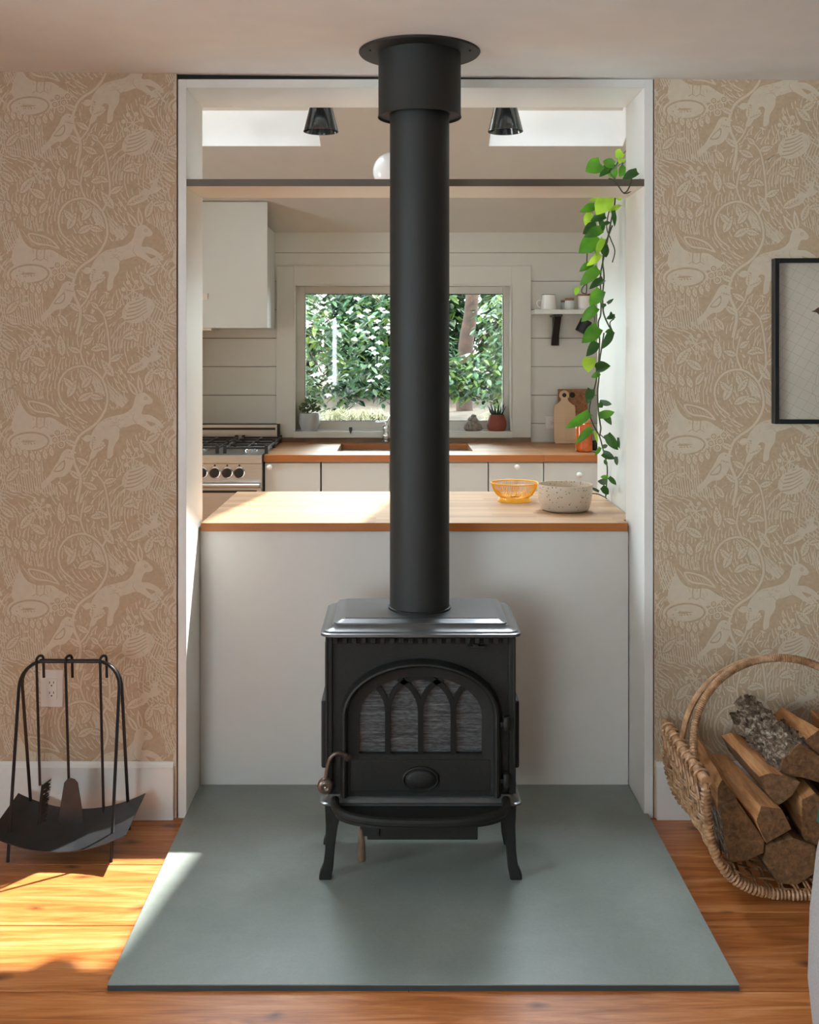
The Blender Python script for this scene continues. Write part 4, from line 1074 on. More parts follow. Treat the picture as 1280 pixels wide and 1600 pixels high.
# sill plants
SZ = 0.988; Yp = 7.30
def px2(px): return pxX(px, Yp)
gx_ = px2(483.5); k_ = Yp / FOC
gp = thing('potted_succulent', (gx_, Yp, SZ), 'green succulent in a grey stoneware pot on the window sill', 'potted plant')
obj('pot', MB().lathe([(11.5 * k_, 0), (13 * k_, 3 * k_), (16.3 * k_, 13 * k_), (15.3 * k_, 24 * k_), (14.6 * k_, 27.5 * k_), (13 * k_, 27.5 * k_), (13 * k_, 24 * k_), (0.001, 24 * k_)], (gx_, Yp, SZ), 32), M_greypot, gp, smooth=True, ang=50)
obj('soil', MB().lathe([(13 * k_, 24.2 * k_), (0.001, 25 * k_)], (gx_, Yp, SZ), 20), M_soil, gp)
fo = MB(); rr = random.Random(5)
def leafcard(m, base, tip, w, up=None, cup=0.15):
    base, tip = Vector(base), Vector(tip); d = tip - base; L = d.length or 1e-4
    up = up or Vector((rr.uniform(-1, 1), rr.uniform(-1, 1), rr.uniform(-1, 1))); s = d.cross(up)
    if s.length < 1e-6: s = Vector((1, 0, 0))
    s = s.normalized() * w / 2; n = s.cross(d).normalized() * w * cup
    a, b = base + d * 0.35, base + d * 0.7
    vb, vt = m.v(base), m.v(tip); l1, l2, r1, r2 = m.v(a + s + n), m.v(b + s * .7 + n * .6), m.v(a - s + n), m.v(b - s * .7 + n * .6); c1, c2 = m.v(a), m.v(b)
    m._f([vb, c1, l1]); m._f([l1, c1, c2, l2]); m._f([l2, c2, vt]); m._f([vb, r1, c1]); m._f([r1, r2, c2, c1]); m._f([r2, vt, c2])
for i in range(110):
    a = rr.uniform(0, 6.28); r0 = rr.uniform(0, 15) * k_; hgt = (27 + rr.uniform(0, 24) * (1 - r0 / (30 * k_))) * k_
    b_ = Vector((gx_ + r0 * math.cos(a), Yp + r0 * math.sin(a) * .7, SZ + hgt))
    t_ = b_ + Vector((math.cos(a) * rr.uniform(2, 7), math.sin(a) * 4, rr.uniform(-1, 6))) * k_
    leafcard(fo, b_, t_, 4.6 * k_)
for i in range(9):
    a = i * .7; fo.tube([(gx_, Yp, SZ + 24 * k_), (gx_ + 10 * k_ * math.cos(a), Yp + 6 * k_ * math.sin(a), SZ + 38 * k_)], .0018, 5)
obj('succulent_leaves', fo, M_succ, gp, kind='stuff')
tx = px2(776.5)
tg = thing('potted_aloe', (tx, Yp, SZ), 'dark spiky aloe in a rust-red terracotta pot on the window sill', 'potted plant')
obj('pot', MB().lathe([(12.5 * k_, 0), (13.5 * k_, 1.2 * k_), (15.4 * k_, 8 * k_), (14.8 * k_, 15 * k_), (12 * k_, 23 * k_), (11 * k_, 25.5 * k_), (9.5 * k_, 25.5 * k_), (9.5 * k_, 22 * k_), (0.001, 22 * k_)], (tx, Yp, SZ), 32), M_terra, tg, smooth=True, ang=50)
for i in range(15):
    a = i * 2.4; ln = rr.uniform(14, 22); sp_ = 0.25 + 0.06 * (i % 6)
    b0 = Vector((tx + 3 * k_ * math.cos(a), Yp + 3 * k_ * math.sin(a), SZ + 21 * k_))
    tt = b0 + Vector((math.cos(a) * sp_ * ln * 1.5, math.sin(a) * sp_ * ln * 1.5, ln * 1.15 + 1)) * k_ * .9
    md = (b0 + tt) / 2 + Vector((math.cos(a), math.sin(a), -.3)) * k_ * 1.5
    obj('spike_leaf', MB().tube(smooth_path([b0, md, tt], 4), [2.0 * k_, 2.1 * k_, 2.0 * k_, 1.8 * k_, 1.5 * k_, 1.2 * k_, .8 * k_, .5 * k_, .1 * k_], 6), M_aloe, tg, smooth=True)
fx_ = px2(739)
sf = thing('stone_figure', (fx_, Yp, SZ), 'small grey stacked-stone ornament beside the terracotta pot', 'ornament')
rs = random.Random(3)
for nm, pr, off in (('stone_base', [(12, 0), (15, 3), (14, 8), (9, 15), (4, 16)], 0), ('stone_middle', [(8, 14), (9, 17), (6, 21), (3, 21.5)], 0), ('stone_cap', [(3, 21), (5, 22.5), (3, 25), (0.5, 25.5)], 1)):
    m = MB(); R = []
    for r, z in pr:
        R.append([Vector((fx_ + (off + r * math.cos(2 * PI * i / 9) * (1 + .09 * math.sin(i * 2.3))) * k_, Yp + r * .8 * math.sin(2 * PI * i / 9) * k_, SZ + (z + (rs.uniform(-.5, .5) if z > 1 else 0)) * k_)) for i in range(9)])
    m.rings(R); obj(nm, m, M_stone, sf, smooth=True, ang=25)

# bowls on the island
wx, wy = 0.4545, 4.315
wb = thing('wire_bowl', (wx, wy, IZ1), 'yellow wire fruit bowl on the island beside the speckled bowl', 'bowl')
obj('rim', MB().torus((wx, wy, IZ1 + 0.0735), (0, 0, 1), 0.0925, 0.0026, 56, 8), M_yellow, wb, smooth=True)
obj('foot_ring', MB().lathe([(0.066, 0.0), (0.067, 0.002), (0.061, 0.014), (0.058, 0.016), (0.056, 0.014), (0.060, 0.002)], (wx, wy, IZ1), 56, cap0=False, cap1=False), M_yellow, wb, smooth=True)
wr = MB()
for i in range(72):
    a = 2 * PI * i / 72; wr.tube([(wx + r * math.cos(a), wy + r * math.sin(a), IZ1 + z) for r, z in ((0.02, 0.016), (0.055, 0.017), (0.070, 0.026), (0.083, 0.046), (0.0925, 0.0735))], 0.0013, 4, cap=False)
obj('bowl_wires', wr, M_yellow, wb, kind='stuff')
bx_, by_ = 0.618, 4.07
obj('speckled_bowl', MB().lathe([(0.074, 0), (0.084, 0.003), (0.091, 0.012), (0.099, 0.045), (0.1025, 0.095), (0.1015, 0.0985), (0.0985, 0.0985), (0.096, 0.045), (0.086, 0.012), (0.001, 0.009)], (bx_, by_, IZ1), 56), M_speck, smooth=True, ang=60,
    label='cream stoneware bowl with brown speckles on the island worktop', cat='bowl')

# pendants
def pendant(px, label):
    Y = 3.95; x = pxX(px, Y); zb = EYE + (548 - 206) * Y / FOC
    t = thing('pendant_lamp', (x, Y, zb), label, 'lamp', 'pair of black cone pendants over the island')
    obj('lamp_shade', MB().lathe([(q[0] * .918, q[1] * .918) for q in ((0.0685, 0.0), (0.070, 0.001), (0.041, 0.115), (0.036, 0.150), (0.012, 0.156), (0.010, 0.152), (0.034, 0.146), (0.039, 0.113), (0.0675, 0.002))], (x, Y, zb), 40, cap0=False, cap1=False), M_gloss, t, smooth=True, ang=50)
    obj('cord', MB().tube([(x, Y, zb + 0.141), (x, Y, zk(Y) - 0.002)], 0.003, 8), M_black, t)
    obj('canopy', MB().lathe([(0.05, -0.03), (0.055, -0.025), (0.055, 0.016)], (x, Y, zk(Y)), 24), M_gloss, t, smooth=True)
    obj('bulb', MB().sphere((x, Y, zb + 0.07), 0.026), M_globe, t, smooth=True)
pendant(501.5, 'black cone pendant on the window side of the pipe nearer the range'); pendant(790, 'black cone pendant over the bowls and vine end of the island')
gY = 5.5; gX = pxX(613, gY); gZ = EYE + (548 - 268) * gY / FOC
gl = thing('globe_pendant', (gX, gY, gZ - 0.1), 'white opal globe pendant mostly hidden behind the flue pipe', 'lamp')
obj('globe', MB().sphere((gX, gY, gZ), 0.097, 32, 20), M_globe, gl, smooth=True)
obj('stem', MB().tube([(gX, gY, gZ + 0.095), (gX, gY, zk(gY) - 0.001)], 0.005, 8), M_black, gl)

# ================================================================== HANGING POTHOS
po = thing('hanging_pothos', (0.96, 4.2, 2.14), 'green pothos vine trailing from the transom beam down to the island', 'plant')
obj('pot', MB().lathe([(0.05, 0), (0.06, 0.01), (0.075, 0.10), (0.078, 0.12), (0.07, 0.12), (0.068, 0.105), (0.001, 0.105)], (0.965, 4.22, 2.14), 28), M_ceramic, po, smooth=True, ang=50)
def path(pp_, Y0, Y1):
    n = len(pp_); return [P(x, y, Y0 + (Y1 - Y0) * i / (n - 1)) for i, (x, y) in enumerate(pp_)]
stems = [path([(962, 306), (960, 322), (955, 345), (950, 372), (944, 400), (938.5, 430), (939, 460), (939, 490), (935, 505), (937, 530), (936, 556), (934, 580), (930, 603), (923, 627), (921, 645), (928, 665), (937, 682), (943, 704), (949, 730), (954, 755), (955, 776)], 4.02, 4.36),
         path([(958, 310), (952, 330), (948, 355), (955, 375), (961, 392), (957, 410)], 4.05, 4.12),
         path([(957, 352), (951, 368), (945, 385), (942, 410), (944, 432), (942, 460), (943, 488), (951, 508), (958, 519)], 4.05, 4.1),
         path([(944, 520), (940, 545), (937, 565), (936, 590), (934, 612), (935, 640), (938, 662), (939, 670), (937, 682)], 4.15, 4.25),
         path([(953, 779), (944, 776), (934, 772), (924, 771)], 4.34, 4.30),
         path([(951, 256), (955, 268), (961, 280), (968, 294), (975, 302), (984, 300), (993, 290), (1000, 280)], 3.86, 3.60),
         path([(951, 279), (958, 281), (966, 290), (974, 301), (981, 297), (986, 285), (987, 279)], 3.535, 3.535),
         path([(920, 372), (918, 390), (917, 410)], 4.15, 4.15), path([(922, 440), (912, 447), (909, 456), (916, 458), (917, 444)], 4.15, 4.15),
         path([(938, 679), (947, 686), (949, 680)], 4.22, 4.2), path([(958, 519), (953, 505), (960, 498)], 4.1, 4.08)]
stems[0] = [Vector((min(p.x, 0.825), p.y, max(p.z, IZ1 + .004))) for p in stems[0]]
stems[4] = [Vector((min(p.x, 0.825), p.y, max(p.z, IZ1 + .004))) for p in stems[4]]
stems[5][0] = Vector((0.80, 3.90, 2.20))
stems.append([Vector((0.96, 4.2, 2.25)), Vector((0.93, 4.12, 2.31)), Vector((0.86, 4.02, 2.26)), Vector((0.81, 3.95, 2.20)), Vector((0.80, 3.90, 2.20))])
stems.append([Vector((0.96, 4.2, 2.25)), Vector((0.87, 4.1, 2.29)), Vector((0.80, 4.05, 2.20)), stems[0][0]])
for i, s in enumerate(stems):
    obj('stem', MB().tube(smooth_path(s, 4), 0.0030 if i in (0, 2, 3) else 0.0022, 6), M_stem, po, smooth=True)
LV = [(938.6, 255, 915, 268, 23, 0, 4.0), (959, 258, 942, 251, 14, 0, 3.98), (960, 256, 936, 276, 15, 1, 4.0), (955, 262, 962, 279, 15, 0, 4.0), (980, 238, 962, 246, 15, 2, 4.05), (979, 248, 970, 258, 12, 2, 4.05), (980, 260, 968, 276, 14, 0, 4.0),
      (996, 268, 972, 281, 14, 1, 3.57), (953, 309, 919, 313, 9, 2, 4.03), (951, 306, 931.5, 336, 24, 2, 4.0), (930, 322, 906, 331, 13, 0, 4.05), (953, 330, 973, 320, 10, 2, 4.02), (963, 306, 972, 313, 7, 2, 4.02),
      (923, 333, 914, 352, 12, 2, 4.1), (946, 337, 922, 345, 13, 1, 4.05), (958.5, 329, 961, 354, 7, 1, 4.0), (933, 352, 911, 365, 17, 1, 4.05), (940, 358, 913, 370, 15, 0, 4.03), (933, 369, 905, 396, 26, 0, 4.06),
      (931, 377, 934, 398, 12, 3, 4.08), (943, 373, 931, 400, 10, 2, 4.02), (945, 383, 947, 403, 12, 1, 4.05), (944, 350, 954, 347, 6, 1, 4.02), (938, 345, 944, 362, 10, 1, 4.05),
      (938, 397, 917, 416, 11, 2, 4.05), (926, 411, 905, 424, 11, 0, 4.1), (935, 420, 906, 446, 17, 0, 4.05), (943, 436, 921, 451, 12, 1, 4.05), (903, 449, 899, 462, 8, 2, 4.12), (939, 453, 922, 478, 19, 0, 4.06), (932, 480, 908, 503, 15, 0, 4.08),
      (945, 480, 940, 475, 8, 1, 4.1), (949, 474, 959, 467, 5, 3, 4.12), (961, 494, 947, 498, 8, 1, 4.08), (955, 497, 955, 486, 5, 1, 4.08), (935, 511, 910, 536, 21, 0, 4.08), (932, 534, 917, 557, 15, 1, 4.1), (956, 518, 941, 546, 12, 1, 4.08), (957, 517, 945, 519, 7, 0, 4.08),
      (922, 559, 919, 582, 19, 2, 4.1), (931, 576, 954, 571, 17, 1, 4.12), (937, 583, 924, 590, 8, 0, 4.15), (924, 608, 918, 631, 13, 1, 4.15), (938, 628, 957, 632, 8, 3, 4.15), (936, 630, 942, 637, 8, 1, 4.15),
      (921, 645, 884, 670, 15, 0, 4.1), (924, 669, 899, 694, 11, 0, 4.1), (937, 649, 961, 644, 12, 0, 4.16), (941, 646, 957, 664, 12, 1, 4.17), (949, 679, 966, 704, 14, 1, 4.1), (966, 684, 968, 702, 4, 1, 4.05), (929, 674, 934, 692, 5, 2, 4.2),
      (942, 708, 961, 717, 11, 1, 4.2), (942, 698, 950, 696, 6, 3, 4.2), (938, 699, 930, 712, 6, 0, 4.2), (963, 714, 964, 728, 6, 3, 4.13), (950, 746, 938, 745, 6, 0, 4.28), (948, 753, 934, 752, 9, 3, 4.28), (952, 746, 968, 758, 7, 1, 4.15), (941, 761, 955, 773, 10, 1, 4.3), (936, 768, 922, 761, 4, 3, 4.3), (948, 725, 944, 718, 5, 1, 4.25)]
rl = random.Random(9)
def pothos_leaf(b, t, w, mat):
    d = t - b; L = d.length; d.normalize()
    view = Vector((rl.uniform(-.45, .45), -1, rl.uniform(-.1, .6))).normalized()
    s = d.cross(view).normalized(); n = s.cross(d).normalized()
    if n.y > 0: n = -n
    m = MB(); N = 8; Lr, C, Rr = [], [], []
    for i in range(N + 1):
        q = i / N
        hw = w / 2 * (math.sin(PI / 2 * (q + .10) / .43) if q < .33 else math.cos((q - .33) / .67 * PI / 2) ** 0.85) if 0 < i < N else 0.0
        droop = -n * L * 0.16 * (q - 0.5) ** 2 * 2
        c = b + d * (L * q) + droop; back = -d * L * 0.17 if i == 1 else Vector((0, 0, 0))
        C.append(m.v(c))
        if 0 < i < N: Lr.append(m.v(c + s * hw + n * hw * .35 + back)); Rr.append(m.v(c - s * hw + n * hw * .35 + back))
        else: Lr.append(C[-1]); Rr.append(C[-1])
    for i in range(N):
        for S in (Lr, Rr):
            f = [C[i], C[i + 1], S[i + 1], S[i]]; f = [v for k, v in enumerate(f) if v not in f[:k]]
            if len(f) > 2: m._f(f if S is Lr else f[::-1])
    o = obj('leaf', m, mat, po, smooth=True, ang=0, recalc=False); return o
for x0, y0, x1, y1, w, c, Y in LV:
    dY = rl.uniform(-.02, .02); k = Y / FOC
    b, t = P(x0, y0, Y), P(x1, y1, Y + dY)
    if Y > 3.9: b.x = min(b.x, 0.828); t.x = min(t.x, 0.828)
    pothos_leaf(b, t, w * k * 1.15, M_leafs[c])

# ================================================================== FIREPLACE TOOLS
RL, RR = -1.170, -0.862; ZT = 0.568
ts = thing('fireplace_tool_stand', (-1.016, 3.36, 0), 'black steel A-frame tool stand on the pine floor by the outlet', 'tool stand')
def hoop(yf):
    pts = [(RL, yf, 0.0), (RL, yf + (3.355 - yf) * .80, ZT * .80)]
    R0 = 0.075
    for k in range(7):
        a = PI / 2 * k / 6; pts.append((RL + R0 * (1 - math.cos(a)), yf + (3.355 - yf) * (1 - (1 - math.sin(a)) * .13), ZT - R0 * (1 - math.sin(a))))
    q = [(RL + RR - x, y, z) for x, y, z in pts[::-1]]
    return pts + q
obj('front_hoop', MB().tube(hoop(3.245), 0.0052, 8), M_steelblk, ts, smooth=True)
obj('rear_hoop', MB().tube(hoop(3.465), 0.0052, 8), M_steelblk, ts, smooth=True)
obj('top_bar', MB().tube([(RL + 0.06, 3.355, ZT), (RR - 0.06, 3.355, ZT)], 0.0068, 10), M_steelblk, ts, smooth=True)
pm = MB(); NX, NY = 20, 6; thk = 0.0025
def panz(u, v): return 0.046 + 0.050 * (2 * u - 1) ** 2 + 0.022 * v
G = [[Vector((-1.212 + 0.404 * u + (0.0 if True else 0), 3.205 + 0.25 * v, panz(u, v))) for u in [i / NX for i in range(NX + 1)]] for v in [j / NY for j in range(NY + 1)]]
lo = [[pm.v(p) for p in r] for r in G]; hi = [[pm.v(p + Vector((0, 0, thk))) for p in r] for r in G]
for j in range(NY):
    for i in range(NX):
        pm._f([lo[j][i], lo[j + 1][i], lo[j + 1][i + 1], lo[j][i + 1]]); pm._f([hi[j][i], hi[j][i + 1], hi[j + 1][i + 1], hi[j + 1][i]])
for i in range(NX):
    pm._f([lo[0][i], lo[0][i + 1], hi[0][i + 1], hi[0][i]]); pm._f([lo[NY][i + 1], lo[NY][i], hi[NY][i], hi[NY][i + 1]])
for j in range(NY):
    pm._f([lo[j + 1][0], lo[j][0], hi[j][0], hi[j + 1][0]]); pm._f([lo[j][NX], lo[j + 1][NX], hi[j + 1][NX], hi[j][NX]])
obj('curved_tray', pm, M_panblk, ts, smooth=True, ang=40)
def tool(px, pyB, label, name):
    x = pxX(px, 3.355); zb = EYE - (pyB - VY) * 3.35 / FOC
    t = thing(name, (x, 3.34, zb), label, 'fire tool')
    pts = [(x + 0.010, 3.345, zb)] + [(x, 3.345, ZT - 0.02)]
    for k in range(9):
        a = PI * k / 8; pts.append((x + 0.0065 * (1 - math.cos(a)), 3.355 - 0.0125 * math.cos(a), ZT + 0.004 + 0.0125 * math.sin(a)))
    pts.append((x + 0.014, 3.3695, ZT - 0.055))
    obj('hooked_rod', MB().tube(pts, 0.0043, 8), M_steelblk, t, smooth=True); return t, x, zb
t, x, zb = tool(59, 1226, 'hearth brush with dark bristles hanging on the black stand', 'hearth_brush')
b0, b1 = P(67, 1226, 3.34), P(60, 1288, 3.32)
b1.z = max(b1.z, .075)
bt = MB(); bt.tube([b0, (b0 + b1) / 2, b1], [0.0045, 0.005, 0.006], 8); obj('brush_back', bt, M_steelblk, t, smooth=True)
br_ = MB(); rb = random.Random(2)
for i in range(260):
    q = rb.random(); p = b0.lerp(b1, q); e = p + Vector((0.020 + rb.uniform(-.003, .004), rb.uniform(-.016, .016), 0.012 + rb.uniform(-.004, .004))); br_.tube([p, e], 0.0008, 3, cap=False)
obj('bristles', br_, M_brush, t, kind='stuff')
t, x, zb = tool(104, 1216, 'ash shovel with tapered blade hanging mid-stand', 'ash_shovel')
c = P(111, 1216, 3.335); zlo = EYE - (1291 - VY) * 3.31 / FOC
zlo = max(zlo, .068)
w1, w0 = 0.041, 0.017
poly = [(c.x - w1, zlo), (c.x + w1 - .002, zlo), (c.x + w1 * .8, zlo + .05), (c.x + w0 * 1.25, c.z - 0.014), (c.x + w0 * .7, c.z - .003), (c.x, c.z + .001), (c.x - w0 * .7, c.z - .003), (c.x - w0 * 1.25, c.z - 0.014), (c.x - w1 * .8, zlo + .05)]
obj('blade', MB().prism(poly, 3.337, 'Y', 3.334), M_panblk, t, bevel=0.001)
t, x, zb = tool(158, 1262, 'straight poker rod hanging at the hearth end of the stand', 'fire_poker')
obj('poker_tip', MB().tube([(x + .010, 3.345, zb), (x + .010, 3.343, zb - .014)], [0.0043, 0.001], 8), M_steelblk, t)

# ================================================================== FRAMED CHART on the right wall
fr = thing('framed_print', (1.5, YW, 1.28), 'black framed bird print with diamond grid on the right wall', 'picture')
FX0, FX1, FZ1, FZ0 = pxX(1208.5, 3.53), 2.02, EYE - (403.5 - VY) * 3.52 / FOC, EYE - (662.5 - VY) * 3.52 / FOC
fw = 0.0145
obj('frame', MB().box(FX0, FX0 + fw, YW - 0.034, YW - 0.001, FZ0, FZ1).box(FX1 - fw, FX1, YW - 0.034, YW - 0.001, FZ0, FZ1)
    .box(FX0 + fw, FX1 - fw, YW - 0.034, YW - 0.001, FZ1 - fw, FZ1).box(FX0 + fw, FX1 - fw, YW - 0.034, YW - 0.001, FZ0, FZ0 + fw), M_black, fr, bevel=0.001)
M_print = simple('aged_paper', (0.58, 0.515, 0.415), 0.8, var=0.08, nscale=5)
M_line = simple('grid_ink', (0.36, 0.32, 0.27), 0.8)
sh_ = B('paper_sheet', FX0 + fw, FX1 - fw, YW - 0.010, YW - 0.006, FZ0 + fw, FZ1 - fw, M_print, fr)
bm = bmesh.new(); yg = YW - 0.01015
def gline(a, b, w):
    d = Vector((b[0] - a[0], b[1] - a[1])).normalized(); n = Vector((-d.y, d.x)) * w / 2
    bm.faces.new([bm.verts.new((p[0] + s * n.x, yg, p[1] + s * n.y)) for p, s in ((a, 1), (b, 1), (b, -1), (a, -1))])
for k in range(-20, 40):
    zc_ = FZ0 + k * 0.034
    gline((FX0 - .1, zc_ + 0.9 * 0.5), (FX1 + .1, zc_ + 0.9 * 0.5 - (FX1 - FX0 + .2) * 0.50), 0.0009)
    x_ = FX0 - .6 + k * 0.038
    gline((x_, FZ0 - .1), (x_ + (FZ1 - FZ0 + .2) * 0.62, FZ1 + .1), 0.0009)
for co, no in (((FX0 + fw, 0, 0), (-1, 0, 0)), ((FX1 - fw, 0, 0), (1, 0, 0)), ((0, 0, FZ0 + fw), (0, 0, -1)), ((0, 0, FZ1 - fw), (0, 0, 1))):
    bmesh.ops.bisect_plane(bm, geom=bm.verts[:] + bm.edges[:] + bm.faces[:], plane_co=co, plane_no=no, clear_outer=True)
w = MB(); w.bm.free(); w.bm = bm; obj('grid_lines', w, M_line, sh_, kind='stuff', recalc=False)
bp = P(1268, 487, 3.54); k3 = 3.54 / FOC
bird = [(0, 0), (5, 2.2), (9, 5.5), (16, 8), (26, 7), (34, 2), (44, -10), (70, -28), (96, -44), (120, -60), (116, -66), (88, -58), (60, -52), (36, -40), (22, -24), (14, -8), (8, -1.2)]
obj('printed_bird', MB().prism([(bp.x + a * k3, bp.z + b * k3) for a, b in sp2(bird, 2, True)], YW - 0.0101, 'Y', YW - 0.0104), M_dkwood, sh_)
sk_ = MB(); q_ = [P(a, b, 3.54) for a, b in ((1281, 572), (1276, 585), (1274, 600), (1270, 604), (1269, 614), (1274, 618), (1276, 628), (1282, 634), (1290, 630))]
sk_.ribbon([(p.x, p.z) for p in q_], 0.0012, YW - 0.0104, YW - 0.0101); obj('pencil_sketch', sk_, M_line, sh_)
M_frglass = mk_glass('picture_glass')
# ================================================================== LOG BASKET
BXC, BA, BZT, BZB, BY0, BY1 = 1.122, 0.278, 0.335, 0.024, 3.00, 3.45
def ucurve(t, extra=0.0):
    """t 0..1 from left rim over the bottom to the right rim; returns (x,z) and outward normal"""
    th = PI * t; c_, s_2 = math.cos(th), math.sin(th); e = 2 / 3.0
    x = -BA * math.copysign(abs(c_) ** e, c_); z = BZT - (BZT - BZB) * abs(s_2) ** e
    return x, z
UP = [ucurve(i / 400) for i in range(401)]
ul = [0.0]
for a, b in zip(UP, UP[1:]): ul.append(ul[-1] + math.hypot(b[0] - a[0], b[1] - a[1]))
def uat(s):
    s = max(0, min(ul[-1], s))
    for i in range(400):
        if ul[i + 1] >= s: break
    f = (s - ul[i]) / max(1e-9, ul[i + 1] - ul[i]); a, b = UP[i], UP[i + 1]
    x, z = a[0] + (b[0] - a[0]) * f, a[1] + (b[1] - a[1]) * f
    dx_, dz_ = b[0] - a[0], b[1] - a[1]; l = math.hypot(dx_, dz_) or 1
    return x, z, dz_ / l, -dx_ / l      # outward normal
ba = thing('log_basket', (BXC, 3.22, 0), 'honey-brown willow log basket with arched handle against the wallpaper', 'basket')
ULEN = ul[-1]; NST = 8
stY = [BY0 + 0.03 + i * (BY1 - BY0 - 0.05) / (NST - 1) for i in range(NST)]
for j, y in enumerate(stY):
    pts = []
    for i in range(41):
        x, z, nx, nz = uat(ULEN * i / 40); pts.append((BXC + x, y, z))
    obj('stake', MB().tube(pts, 0.0036, 6), M_cane, ba, smooth=True)
nr = int(ULEN / 0.035)
pitch = (stY[1] - stY[0])
for r in range(nr):
    m = MB()
    for d in (-0.0045, 0.0045):
        s = 0.020 + r * (ULEN - 0.04) / (nr - 1) + d; x, z, nx, nz = uat(s); pts = []
        for k in range(34):
            y = BY0 - 0.004 + (BY1 - BY0 + 0.004) * k / 33
            w_ = 0.0052 * math.cos(PI * (y - stY[0]) / pitch + (PI if r % 2 else 0))
            ss = s + 0.0032 * math.sin(PI * (y - stY[0]) / pitch * .5 + r)
            x2, z2, nx, nz = uat(ss)
            pts.append((BXC + x2 + nx * w_, y, max(0.004, z2 + nz * w_)))
        m.tube(pts, 0.0034, 5)
    obj('willow_weaver', m, M_cane, ba, smooth=True)
for y, nm in ((BY0, 'front_rim'), (BY1, 'rear_rim')):
    m = MB(); pts = [(BXC + uat(ULEN * i / 60)[0], y, uat(ULEN * i / 60)[1]) for i in range(61)]
    m.tube(pts, 0.0095, 8); n_ = 88 if y == BY0 else 60
    for i in range(n_):
        s = 0.02 + (ULEN - 0.04) * i / (n_ - 1); x, z, nx, nz = uat(s); tx_, tz_ = -nz, nx
        m.torus((BXC + x, y, max(z, .013)), (tx_ + rl.uniform(-.15, .15), rl.uniform(-.12, .12), tz_), 0.0102 + rl.uniform(-.0006, .0014), 0.0047, 10, 5)
    obj(nm, m, M_cane, ba, smooth=True)
for sx in (-1, 1):
    xr = BXC + sx * BA; m = MB().tube([(xr, BY0 - 0.006, BZT + 0.004), (xr, BY1 + 0.012, BZT + 0.004)], 0.0145, 12)
    rm = obj('top_rim', m, M_cane, ba, smooth=True)
    m = MB()
    for i in range(9):
        y = BY0 + 0.045 + i * 0.047
        m.torus((xr, y, BZT + 0.003), (0.0, 1, 0.35), 0.0185, 0.0048, 14, 6)
        m.tube([(xr + sx * 0.018, y - 0.006, BZT), (xr + sx * 0.012, y + 0.012, BZT - 0.05)], 0.0045, 6)
        m.tube([(xr + sx * 0.016, y + 0.012, BZT), (xr + sx * 0.012, y - 0.022, BZT - 0.055)], 0.004, 6)
    obj('rim_loops', m, M_cane, rm, smooth=True)
def harc(y0, yt, hz):
    return [Vector((BXC - (BA - 0.014) * math.cos(PI * i / 48), y0 + (yt - y0) * math.sin(PI * i / 48) ** .5, BZT + hz * math.sin(PI * i / 48) ** .85)) for i in range(49)]
h1 = harc(3.165, 3.225, 0.280); h2 = harc(3.315, 3.245, 0.276)
obj('handle', MB().tube(h2, 0.0095, 8), M_cane, ba, smooth=True)
hd_ = obj('handle', MB().tube(h1, 0.0100, 8), M_cane, ba, smooth=True)
m = MB(); hs_ = smooth_path(h1, 3)
for i in range(0, len(hs_) - 1): m.torus(hs_[i], hs_[i + 1] - hs_[i], 0.0102, 0.0024, 10, 4)
obj('handle_wrap', m, M_cane, hd_, smooth=True)
